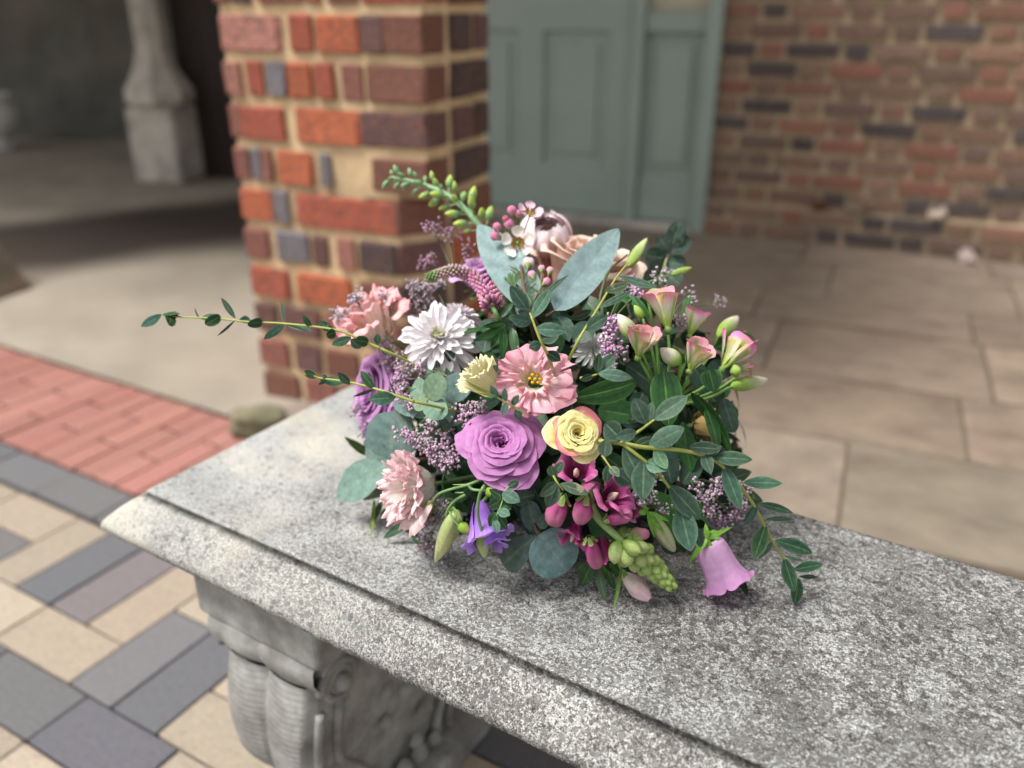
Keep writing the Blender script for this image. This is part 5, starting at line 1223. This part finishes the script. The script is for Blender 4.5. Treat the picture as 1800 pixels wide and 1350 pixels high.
# ------------------------------------------------------------------ eucalyptus with small leaves
def W3(x, y, zc): return W(x, y, zc)
def sprig(label, pts, leaves, group=None, r=0.0013, c=EU_M, sc=ST_Y, anchor=None, mat=ME):
    """pts: (x, y, depth) stem; leaves: (base, tip, width, lift, roll, colour)"""
    root = tag(empty('eucalyptus_sprig', tuple(W(*pts[0]))), label, 'eucalyptus', group)
    stem(root, [W(*p) for p in pts], r, r * 0.5, sc, per=8)
    def zat(x, y):
        best = min(range(len(pts)), key=lambda i: (pts[i][0] - x) ** 2 + (pts[i][1] - y) ** 2); 
        # interpolate on nearest segment
        bz = pts[best][2]; bd = 1e9
        for i in range(len(pts) - 1):
            (x0, y0, z0), (x1, y1, z1) = pts[i], pts[i + 1]; L2 = (x1 - x0) ** 2 + (y1 - y0) ** 2
            t = max(0, min(1, ((x - x0) * (x1 - x0) + (y - y0) * (y1 - y0)) / L2)); d = (x0 + t * (x1 - x0) - x) ** 2 + (y0 + t * (y1 - y0) - y) ** 2
            if d < bd: bd = d; bz = z0 + (z1 - z0) * t
        return bz
    for lf in leaves:
        b_, t_, w_, lift, ro, cc = lf[:6]; kw = dict(shape='elliptic', c=cc, mat=mat, bend=rnd.uniform(-0.15, 0.42), twist=rnd.uniform(-0.55, 0.55), curl=rnd.uniform(-0.1, 0.2), rib=mix(cc, (0.36, 0.46, 0.2), 0.35), edge=mix(cc, (0.34, 0.40, 0.22), 0.15), fold=0.14)
        cc = tuple(x * 0.82 for x in cc); kw['c'] = cc
        if len(lf) > 6: kw.update(lf[6])
        z = zat(*b_); leafpx(root, b_, t_, w_, roll=ro, zb=z, zt=z - lift, **kw)
    if anchor: stem(root, to_anchor(W(*pts[0])), r, r, sc)
    return root
D_, M_, L_ = EU_D, EU_M, EU_L
DG = (0.028, 0.085, 0.032)
sprig('long thin eucalyptus sprig reaching far left over the paving, upper of the two', [(668, 612, 0.70), (640, 600, 0.70), (590, 580, 0.70), (500, 569, 0.705), (440, 566, 0.71), (380, 560, 0.715), (300, 556, 0.72), (284, 552, 0.72)],
      [((284, 552), (248, 574), 16, 0.0, 0.2, (0.14, 0.30, 0.24)), ((284, 553), (316, 552), 15, 0.004, 1.0, DG), ((300, 556), (297, 572), 22, 0.012, 0.2, DG, dict(shape='round')), ((300, 556), (314, 552), 14, 0.0, 0.2, DG),
       ((352, 560), (343, 535), 7, -0.01, 1.1, D_), ((352, 560), (386, 557), 14, -0.004, 0.5, (0.08, 0.2, 0.14)), ((388, 556), (361, 570), 19, 0.012, 0.2, DG, dict(shape='round')),
       ((414, 560), (389, 524), 12, -0.004, 0.3, EU_D), ((414, 562), (382, 590), 7, 0.01, 0.9, EU_D), ((420, 563), (440, 562), 14, -0.01, 0.2, (0.1, 0.24, 0.17)), ((461, 567), (435, 568), 19, 0.012, 0.1, DG, dict(shape='round')),
       ((500, 568), (494, 532), 9, -0.02, 0.9, EU_D), ((500, 570), (464, 596), 16, 0.0, 0.2, (0.085, 0.2, 0.14)), ((503, 571), (548, 582), 15, -0.004, 0.6, (0.075, 0.17, 0.12)), ((548, 576), (532, 553), 12, 0.004, 0.4, DG),
       ((588, 582), (560, 565), 17, -0.004, 0.3, EU_D), ((590, 584), (574, 590), 18, 0.012, 0.1, DG, dict(shape='round')), ((618, 593), (584, 606), 17, 0.0, 0.2, (0.08, 0.19, 0.12)), ((616, 596), (634, 612), 18, -0.004, 0.2, M_), ((648, 602), (626, 598), 20, 0.014, 0.1, DG, dict(shape='round')),
       ((664, 606), (664, 586), 14, 0.0, 0.2, EU_D)], anchor=True)
sprig('shorter thin eucalyptus sprig pointing left, lower of the two at the left side', [(728, 706, 0.655), (690, 693, 0.655), (655, 682, 0.66), (610, 671, 0.665), (565, 665, 0.67), (552, 661, 0.67)],
      [((556, 662), (535, 652), 13, 0.0, 0.2, DG), ((556, 664), (536, 660), 8, -0.004, 0.6, EU_M), ((562, 668), (606, 672), 17, -0.006, 0.3, (0.06, 0.15, 0.09)), ((575, 664), (566, 660), 8, 0.0, 0.2, EU_D), ((575, 668), (560, 676), 7, 0.0, 0.6, EU_M), ((616, 676), (594, 655), 15, 0.004, 0.2, EU_D),
       ((658, 684), (634, 652), 17, 0.0, 0.1, DG), ((658, 684), (621, 697), 8, 0.004, 0.6, M_), ((696, 698), (648, 702), 26, 0.006, 0.1, (0.045, 0.12, 0.07)), ((698, 697), (684, 668), 5, 0.0, 0.8, EU_D)], anchor=True)
TP = [(1062, 776, 0.628), (1092, 780, 0.622), (1110, 792, 0.618), (1150, 825, 0.622), (1180, 862, 0.632), (1205, 900, 0.642), (1222, 925, 0.648)]
sprig('eucalyptus branch with yellow stem hanging down to the lilac bell flower', TP,
      [((1096, 784), (1135, 862), 38, 0.0, 0.1, M_), ((1132, 806), (1130, 878), 42, 0.004, -0.2, M_), ((1135, 812), (1176, 828), 40, 0.006, 0.5, L_, dict(c=(0.10, 0.2, 0.13))), ((1175, 852), (1230, 912), 38, -0.006, 0.1, (0.055, 0.11, 0.075)),
       ((1195, 888), (1214, 968), 44, 0.004, -0.1, (0.055, 0.125, 0.085)), ((1172, 854), (1150, 905), 8, 0.004, 0.8, M_), ((1110, 790), (1150, 770), 20, -0.01, 0.3, EU_D), ((1222, 925), (1232, 962), 20, 0.0, 0.5, M_)], r=0.0017, anchor=True)
TP2 = [(1092, 778, 0.622), (1130, 786, 0.618), (1200, 792, 0.618), (1250, 806, 0.622), (1285, 835, 0.630), (1320, 880, 0.642), (1342, 920, 0.655), (1362, 958, 0.668), (1385, 992, 0.680), (1400, 1012, 0.69)]
sprig('eucalyptus branch drooping furthest right with dark leaves hanging onto the bench', TP2,
      [((1140, 784), (1202, 752), 36, 0.006, 0.2, (0.10, 0.19, 0.13)), ((1150, 788), (1172, 824), 24, 0.006, 0.3, (0.12, 0.24, 0.13)), ((1210, 786), (1268, 790), 24, 0.0, 0.2, D_), ((1238, 800), (1268, 784), 18, 0.004, 0.6, D_), ((1252, 804), (1322, 808), 27, 0.006, 0.1, (0.035, 0.09, 0.05)), ((1236, 795), (1250, 832), 22, 0.008, 0.2, M_),
       ((1205, 784), (1225, 806), 12, -0.004, 0.8, D_), ((1272, 818), (1302, 895), 30, 0.004, 0.0, (0.045, 0.115, 0.075)), ((1306, 848), (1375, 850), 24, 0.0, 0.1, (0.045, 0.12, 0.075)), ((1330, 885), (1394, 902), 17, 0.0, 0.4, (0.035, 0.08, 0.05)), ((1332, 886), (1310, 922), 18, 0.006, 0.2, M_, dict(c=EU_D)), ((1330, 890), (1306, 925), 9, 0.008, 0.5, M_),
       ((1345, 913), (1396, 913), 11, 0.0, 0.4, (0.03, 0.07, 0.04)), ((1346, 922), (1326, 982), 28, 0.004, 0.0, DG), ((1360, 950), (1334, 982), 12, -0.004, 0.6, (0.07, 0.16, 0.10)), ((1362, 950), (1428, 972), 26, 0.0, 0.2, (0.035, 0.10, 0.055)), ((1378, 978), (1412, 986), 8, 0.0, 0.6, (0.06, 0.14, 0.09)), ((1378, 980), (1396, 1040), 25, 0.002, 0.1, (0.035, 0.095, 0.05)),
       ((1394, 1002), (1446, 992), 19, 0.0, 0.2, (0.03, 0.10, 0.05)), ((1396, 1004), (1386, 1026), 9, 0.006, 0.5, M_), ((1404, 1014), (1438, 1014), 8, 0.0, 0.4, D_), ((1404, 1016), (1396, 1066), 22, 0.004, 0.1, DG)], r=0.0018)
sprig('eucalyptus tip with broad green leaves right of the yellow rose', [(1092, 778, 0.618), (1120, 760, 0.606), (1150, 738, 0.598)],
      [((1148, 738), (1208, 697), 34, 0.006, 0.1, (0.075, 0.14, 0.09)), ((1136, 746), (1114, 700), 32, 0.006, -0.2, (0.06, 0.115, 0.08)), ((1120, 760), (1082, 768), 24, 0.006, 0.3, (0.085, 0.16, 0.12)), ((1142, 742), (1146, 706), 16, 0.0, 0.4, M_), ((1092, 772), (1064, 744), 40, -0.008, 0.3, EU_D)], r=0.0015)
sprig('eucalyptus sprig with yellow stem rising at the top right of the centre', [(1000, 632, 0.622), (1020, 592, 0.615), (1052, 540, 0.63), (1082, 490, 0.65), (1104, 462, 0.66)],
      [((1062, 512), (1104, 500), 18, 0.004, 0.3, (0.04, 0.07, 0.035)), ((1050, 542), (1110, 512), 13, 0.006, 0.4, M_), ((1030, 580), (1068, 555), 26, 0.006, 0.2, M_), ((1088, 486), (1154, 505), 18, 0.004, 0.5, EU_M), ((1040, 545), (1000, 560), 20, -0.006, 0.4, EU_D)], r=0.0012)
sprig('eucalyptus sprig standing in front of the waxflower above the pink lisianthus', [(962, 622, 0.615), (950, 598, 0.61), (938, 568, 0.61), (930, 545, 0.615)],
      [((930, 548), (897, 503), 27, 0.006, 0.1, (0.05, 0.11, 0.08)), ((934, 560), (968, 508), 24, 0.006, 0.5, (0.09, 0.19, 0.13)), ((935, 566), (897, 558), 26, 0.006, 0.2, (0.07, 0.15, 0.12)), ((940, 578), (995, 581), 26, 0.008, 0.1, (0.085, 0.18, 0.13)), ((950, 600), (988, 580), 36, 0.002, 0.4, D_), ((952, 604), (930, 612), 20, 0.004, 0.4, M_), ((936, 552), (910, 548), 18, -0.002, 0.4, M_), ((932, 545), (998, 485), 14, 0.008, 1.0, D_), ((960, 618), (985, 634), 20, -0.002, 0.3, EU_D)], r=0.0014, anchor=True)
sprig('short eucalyptus tip with four leaves right of the pink ruffled lisianthus', [(1020, 665, 0.60), (1050, 658, 0.594)],
      [((1050, 656), (1112, 664), 22, 0.006, 0.1, (0.10, 0.19, 0.14)), ((1050, 655), (1054, 622), 18, 0.004, 0.2, (0.03, 0.07, 0.04)), ((1052, 655), (1082, 622), 22, 0.0, 0.5, (0.04, 0.09, 0.06)), ((1045, 658), (1020, 668), 14, -0.002, 0.5, D_)], r=0.0012)
sprig('tiny eucalyptus shoot in front of the cream lisianthus', [(918, 726, 0.586), (898, 712, 0.583), (872, 698, 0.58)],
      [((876, 700), (862, 678), 13, 0.004, 0.1, M_, dict(c=(0.05, 0.12, 0.09))), ((878, 702), (852, 712), 17, 0.004, 0.2, (0.05, 0.12, 0.09)), ((888, 706), (888, 682), 13, 0.004, 0.3, (0.05, 0.12, 0.09)), ((890, 708), (884, 730), 14, 0.004, 0.1, (0.05, 0.12, 0.09)), ((876, 698), (856, 696), 8, 0.004, 0.2, (0.13, 0.26, 0.10)), ((900, 714), (912, 694), 14, 0.0, 0.2, D_), ((906, 720), (914, 738), 16, 0.0, 0.4, D_)], r=0.0009)
sprig('small eucalyptus shoot with rounded leaves in front of the purple lisianthus', [(900, 850, 0.63), (888, 864, 0.622), (880, 890, 0.618), (868, 915, 0.616)],
      [((882, 866), (914, 882), 24, 0.006, 0.1, (0.07, 0.15, 0.11)), ((882, 870), (860, 860), 14, 0.0, 0.2, D_), ((880, 880), (858, 892), 22, 0.004, 0.4, DG), ((878, 884), (864, 868), 22, 0.002, 0.4, DG), ((874, 896), (896, 906), 18, 0.006, 0.2, (0.08, 0.18, 0.12)), ((872, 900), (860, 925), 20, 0.004, 0.1, DG), ((870, 912), (874, 938), 15, 0.006, 0.1, (0.09, 0.2, 0.14)), ((892, 858), (912, 846), 16, -0.004, 0.3, D_), ((875, 905), (892, 930), 22, -0.004, 0.3, DG), ((878, 890), (900, 890), 20, -0.004, 0.4, DG)], r=0.0009, sc=(0.2, 0.36, 0.08))
sprig('eucalyptus shoot between mauve rose and magenta snapdragon buds', [(968, 826, 0.615), (978, 846, 0.61), (990, 862, 0.612)],
      [((974, 838), (968, 818), 20, 0.004, 0.2, (0.07, 0.11, 0.06)), ((978, 848), (948, 872), 22, 0.004, 0.3, (0.055, 0.10, 0.06)), ((978, 850), (962, 892), 30, 0.0, 0.2, EU_M), ((984, 850), (1034, 868), 20, 0.006, 0.3, (0.06, 0.10, 0.06)), ((972, 836), (990, 812), 18, -0.004, 0.3, D_)], r=0.0011)
sprig('eucalyptus twig with small leaves under the yellow rose', [(1058, 800, 0.625), (1076, 826, 0.62)],
      [((1062, 804), (1066, 772), 26, 0.004, 0.2, (0.075, 0.13, 0.09)), ((1072, 820), (1088, 838), 18, 0.004, 0.2, (0.12, 0.17, 0.11)), ((1070, 815), (1066, 848), 20, -0.002, 0.3, EU_M), ((1078, 828), (1112, 850), 34, -0.006, 0.2, EU_M)], r=0.001)
# dark leaves that hang at the foot of the arrangement
o = tag(empty('leaf_sprig', tuple(Pt(660, 880, -0.02))), 'dark narrow leaves lying on the bench at the lower left of the pink lisianthus', 'leaf sprig')
for b_, t_, w_, cc in (((672, 880), (650, 928), 14, (0.04, 0.10, 0.04)), ((740, 925), (712, 968), 0, D_), ((716, 920), (674, 946), 22, (0.025, 0.065, 0.03)), ((724, 928), (742, 968), 18, (0.04, 0.085, 0.035)), ((658, 876), (652, 946), 9, (0.22, 0.32, 0.06)), ((690, 890), (668, 906), 12, D_), ((712, 930), (738, 938), 14, D_), ((640, 842), (610, 838), 12, D_), ((680, 860), (640, 872), 24, (0.03, 0.06, 0.02))):
    if w_: leafpx(o, b_, t_, w_, -0.004, 0.0, rnd.uniform(-0.4, 0.4), shape='lance', mat=ML, c=cc)
stem(o, [Pt(676, 884, -0.006), Pt(712, 915, -0.006), Pt(745, 905, -0.02)], 0.0012, 0.0012, ST_G)
o = tag(empty('leaf_sprig', tuple(Pt(1050, 1000, -0.01))), 'dark green hanging leaves under the snapdragon at the front foot of the arrangement', 'leaf sprig')
for b_, t_, w_, cc in (((1040, 990), (1022, 1030), 26, (0.025, 0.07, 0.02)), ((1050, 995), (1064, 1056), 16, (0.02, 0.055, 0.02)), ((1058, 990), (1056, 1026), 22, (0.05, 0.13, 0.02)), ((1066, 1000), (1080, 1036), 14, (0.03, 0.09, 0.02)), ((1030, 988), (1012, 1004), 22, (0.03, 0.07, 0.03)), ((1070, 990), (1090, 1010), 18, (0.05, 0.14, 0.02)), ((1180, 1000), (1188, 1050), 6, (0.12, 0.3, 0.08)), ((1300, 1010), (1314, 1048), 12, (0.02, 0.05, 0.02)), ((1160, 950), (1196, 968), 30, (0.03, 0.07, 0.03)), ((1190, 930), (1204, 972), 14, (0.02, 0.06, 0.02))):
    leafpx(o, b_, t_, w_, -0.002, 0.0, rnd.uniform(-0.3, 0.5), shape='elliptic', mat=ML, c=cc)
stem(o, [Pt(1050, 992, -0.004), Pt(1070, 960, -0.012), Pt(1080, 920, -0.03)], 0.0014, 0.0014, ST_G)
# larger background leaves in the heart of the mound
o = tag(empty('leaf_cluster', tuple(Pt(1080, 720, -0.02))), 'mixed larger dark leaves filling the gaps between roses and alstroemeria', 'foliage')
rr = random.Random(44)
spots = [(1050, 720, 1110, 730, 40), (1120, 740, 1080, 700, 36), (1200, 740, 1215, 830, 40), (1160, 770, 1180, 850, 44), (1230, 800, 1200, 850, 36), (1245, 850, 1320, 830, 44), (1210, 850, 1300, 905, 46), (1255, 860, 1340, 880, 36), (940, 860, 930, 940, 40), (900, 880, 940, 870, 34), (870, 760, 850, 720, 26), (990, 720, 970, 800, 36),
         (850, 620, 862, 560, 40), (830, 640, 856, 690, 34), (900, 620, 870, 660, 30), (1010, 600, 1040, 570, 40), (1080, 560, 1120, 600, 44), (1100, 640, 1180, 700, 40), (1130, 690, 1110, 740, 40), (790, 800, 770, 760, 30), (800, 880, 830, 850, 26), (700, 700, 720, 760, 28), (760, 640, 800, 620, 24), (1000, 800, 960, 850, 30), (1060, 800, 1100, 830, 34), (1215, 640, 1262, 700, 46), (1270, 700, 1290, 760, 30), (1240, 660, 1290, 640, 40), (880, 540, 900, 580, 34), (980, 545, 1000, 600, 40), (1060, 560, 1020, 520, 34), (960, 640, 930, 600, 24)]
for x0, y0, x1, y1, w_ in spots:
    leafpx(o, (x0, y0), (x1, y1), w_, -0.012, -0.010, rr.uniform(-0.5, 0.5), shape=rr.choice(['elliptic', 'ovate', 'round']), mat=rr.choice([ML, ME]), c=rr.choice([GL_D, GL_M, EU_D, (0.03, 0.06, 0.045), (0.045, 0.085, 0.06)]))
stem(o, to_anchor(Pt(1080, 720, -0.02)), 0.0016, 0.0016, ST_G)

# ------------------------------------------------------------------ limonium, hundreds of tiny florets
def limonium(label, origin, blobs, pink=(0.62, 0.36, 0.56), white=(0.74, 0.68, 0.70), h=0.012, seed=1):
    """blobs: (x, y, rx, ry, n, lift)"""
    root = tag(empty('limonium', tuple(Pt(origin[0], origin[1], h))), label, 'limonium')
    rr = random.Random(seed); fb = MB(); sb = MB(); O = Pt(origin[0], origin[1], origin[2] if len(origin) > 2 else 0)
    for bl in blobs:
        x, y, rx, ry, n, lf = bl
        hub = Pt(x + (origin[0] - x) * 0.25, y + (origin[1] - y) * 0.25, lf - 0.006)
        mid = O.lerp(hub, 0.5) + Vector((0, 0, 0.004)); sb.tube(spline([O, mid, hub], 5), 0.0006, (0.10, 0.15, 0.06), 5)
        nb = max(2, n // 14); brs = []
        for k in range(nb):
            a = rr.uniform(0, 6.283); q = math.sqrt(rr.random()) * 0.8
            e = Pt(x + rx * q * math.cos(a), y + ry * q * math.sin(a), lf + rr.uniform(-0.004, 0.003)); brs.append(e)
            sb.tube([hub, hub.lerp(e, 0.5) + Vector((0, 0, 0.001)), e], [0.0005, 0.0004, 0.0003], (0.10, 0.16, 0.06), 4)
        for k in range(n):
            e = brs[k % nb]; o_ = Vector((rr.gauss(0, 1), rr.gauss(0, 1), rr.gauss(0, 1))) * 0.0025
            p = e + o_; d = (o_.normalized() * 0.7 + (CAMP - p).normalized() * 0.5 + Vector((0, 0, 0.5)) + Vector((rr.gauss(0, .4), rr.gauss(0, .4), rr.gauss(0, .4)))).normalized()
            L = rr.uniform(0.0026, 0.0040); R = rr.uniform(0.00060, 0.00100); M = frame_matrix(p, d)
            t_ = rr.random(); top = mix(pink, white, t_ * t_ * 1.0); cal = mix((0.58, 0.55, 0.50), (0.20, 0.23, 0.11), rr.random())
            fb.tube([M @ Vector(q) for q in ((0, 0, 0), (0, 0, L * 0.55), (0, 0, L))], [R * 0.5, R * 0.8, R * 1.7], [cal, mix(cal, top, .4), top], 5)
            if k % 3 == 0: sb.tube([e, p], 0.0002, (0.12, 0.14, 0.06), 3)
    tag(part(root, 'florets', fb, MP), kind='stuff'); part(root, 'stem', sb, MS); return root
limonium('pinkish purple limonium spray between mauve side rose and white chrysanthemum', (800, 670, 0.0), [(676, 612, 16, 16, 70, 0.022), (688, 640, 22, 16, 80, 0.022), (712, 645, 18, 14, 50, 0.02), (704, 665, 10, 14, 40, 0.02), (706, 688, 14, 16, 60, 0.024), (730, 655, 14, 14, 40, 0.016), (722, 705, 8, 14, 34, 0.02)], seed=1)
limonium('limonium spray with dark stems left of the mauve rose, above the pale pink lisianthus', (790, 720, 0.0), [(705, 766, 22, 7, 46, 0.02), (728, 772, 16, 10, 50, 0.018), (752, 790, 20, 14, 70, 0.014), (772, 800, 18, 20, 90, 0.012), (785, 775, 14, 12, 50, 0.01), (790, 812, 12, 14, 60, 0.014), (765, 760, 16, 8, 40, 0.012)], seed=2)
limonium('two small limonium heads behind the upper edge of the mauve rose', (850, 745, -0.01), [(816, 722, 9, 15, 60, 0.006), (844, 718, 12, 15, 60, 0.008), (822, 742, 10, 8, 30, 0.006)], seed=3)
limonium('whitish limonium behind the coral lisianthus at the upper left', (690, 600, -0.03), [(622, 524, 14, 12, 60, -0.008), (600, 556, 13, 18, 70, -0.008), (680, 545, 12, 12, 30, -0.01), (676, 512, 6, 12, 20, -0.012)], pink=(0.58, 0.44, 0.56), white=(0.72, 0.70, 0.70), seed=4)
limonium('whitish pink limonium behind the large white chrysanthemum', (790, 570, -0.03), [(735, 512, 18, 22, 110, -0.004), (750, 535, 16, 16, 70, -0.004), (720, 540, 8, 14, 30, -0.006), (765, 500, 14, 10, 40, -0.008)], pink=(0.55, 0.40, 0.50), white=(0.68, 0.64, 0.64), seed=5)
limonium('pale limonium under the mauve side rose at the left edge', (700, 740, -0.01), [(628, 726, 12, 14, 40, 0.0), (645, 752, 16, 16, 60, 0.0), (655, 775, 12, 14, 50, -0.002)], pink=(0.55, 0.34, 0.52), white=(0.66, 0.60, 0.62), seed=6)
limonium('limonium along the left side of the alstroemeria flowers', (1060, 600, -0.01), [(1078, 562, 12, 26, 90, 0.012), (1066, 590, 16, 8, 40, 0.012), (1072, 608, 14, 8, 44, 0.014), (1096, 500, 22, 8, 50, 0.004), (1116, 512, 10, 12, 40, 0.006), (1068, 622, 12, 8, 40, 0.012), (1098, 616, 8, 8, 24, 0.014)], pink=(0.60, 0.28, 0.56), seed=7)
limonium('thin limonium sprays behind the alstroemeria at the upper right', (1180, 560, -0.03), [(1210, 520, 10, 12, 24, -0.02), (1192, 560, 8, 20, 30, -0.004), (1156, 492, 8, 12, 24, -0.01), (1262, 528, 14, 16, 16, -0.05), (1170, 480, 8, 12, 16, -0.02)], pink=(0.58, 0.44, 0.56), seed=8)
limonium('limonium spray lying on the bench between eucalyptus branches at the right', (1210, 850, -0.01), [(1268, 850, 14, 10, 60, 0.0), (1250, 864, 10, 8, 30, 0.0), (1232, 880, 12, 12, 40, 0.0), (1252, 900, 18, 14, 70, 0.0), (1285, 898, 22, 18, 90, 0.0), (1300, 880, 14, 12, 50, 0.0), (1270, 920, 22, 8, 60, 0.0), (1310, 860, 8, 14, 24, 0.0), (1222, 858, 10, 6, 20, 0.002)], pink=(0.58, 0.36, 0.52), seed=9)
limonium('limonium tufts between snapdragon and green shoot', (1130, 850, -0.01), [(1126, 872, 13, 14, 80, 0.012), (1140, 862, 12, 10, 40, 0.01), (1160, 894, 14, 6, 30, 0.004), (1150, 836, 10, 10, 24, 0.004)], pink=(0.50, 0.38, 0.48), seed=10)
limonium('limonium hanging below the pale pink lisianthus beside the green buds', (800, 880, -0.01), [(748, 950, 8, 30, 90, 0.006), (758, 920, 12, 16, 60, 0.004), (768, 965, 6, 12, 20, 0.0), (788, 985, 6, 8, 8, 0.0), (762, 890, 14, 18, 50, 0.0)], pink=(0.48, 0.32, 0.42), seed=11)
limonium('dusty pink limonium and buds in front of the brick pillar, out of focus', (800, 500, -0.03), [(765, 402, 18, 8, 40, -0.05), (790, 410, 12, 8, 30, -0.05), (745, 455, 20, 20, 50, -0.045), (820, 440, 12, 14, 20, -0.03)], pink=(0.5, 0.25, 0.4), white=(0.55, 0.40, 0.46), seed=12)
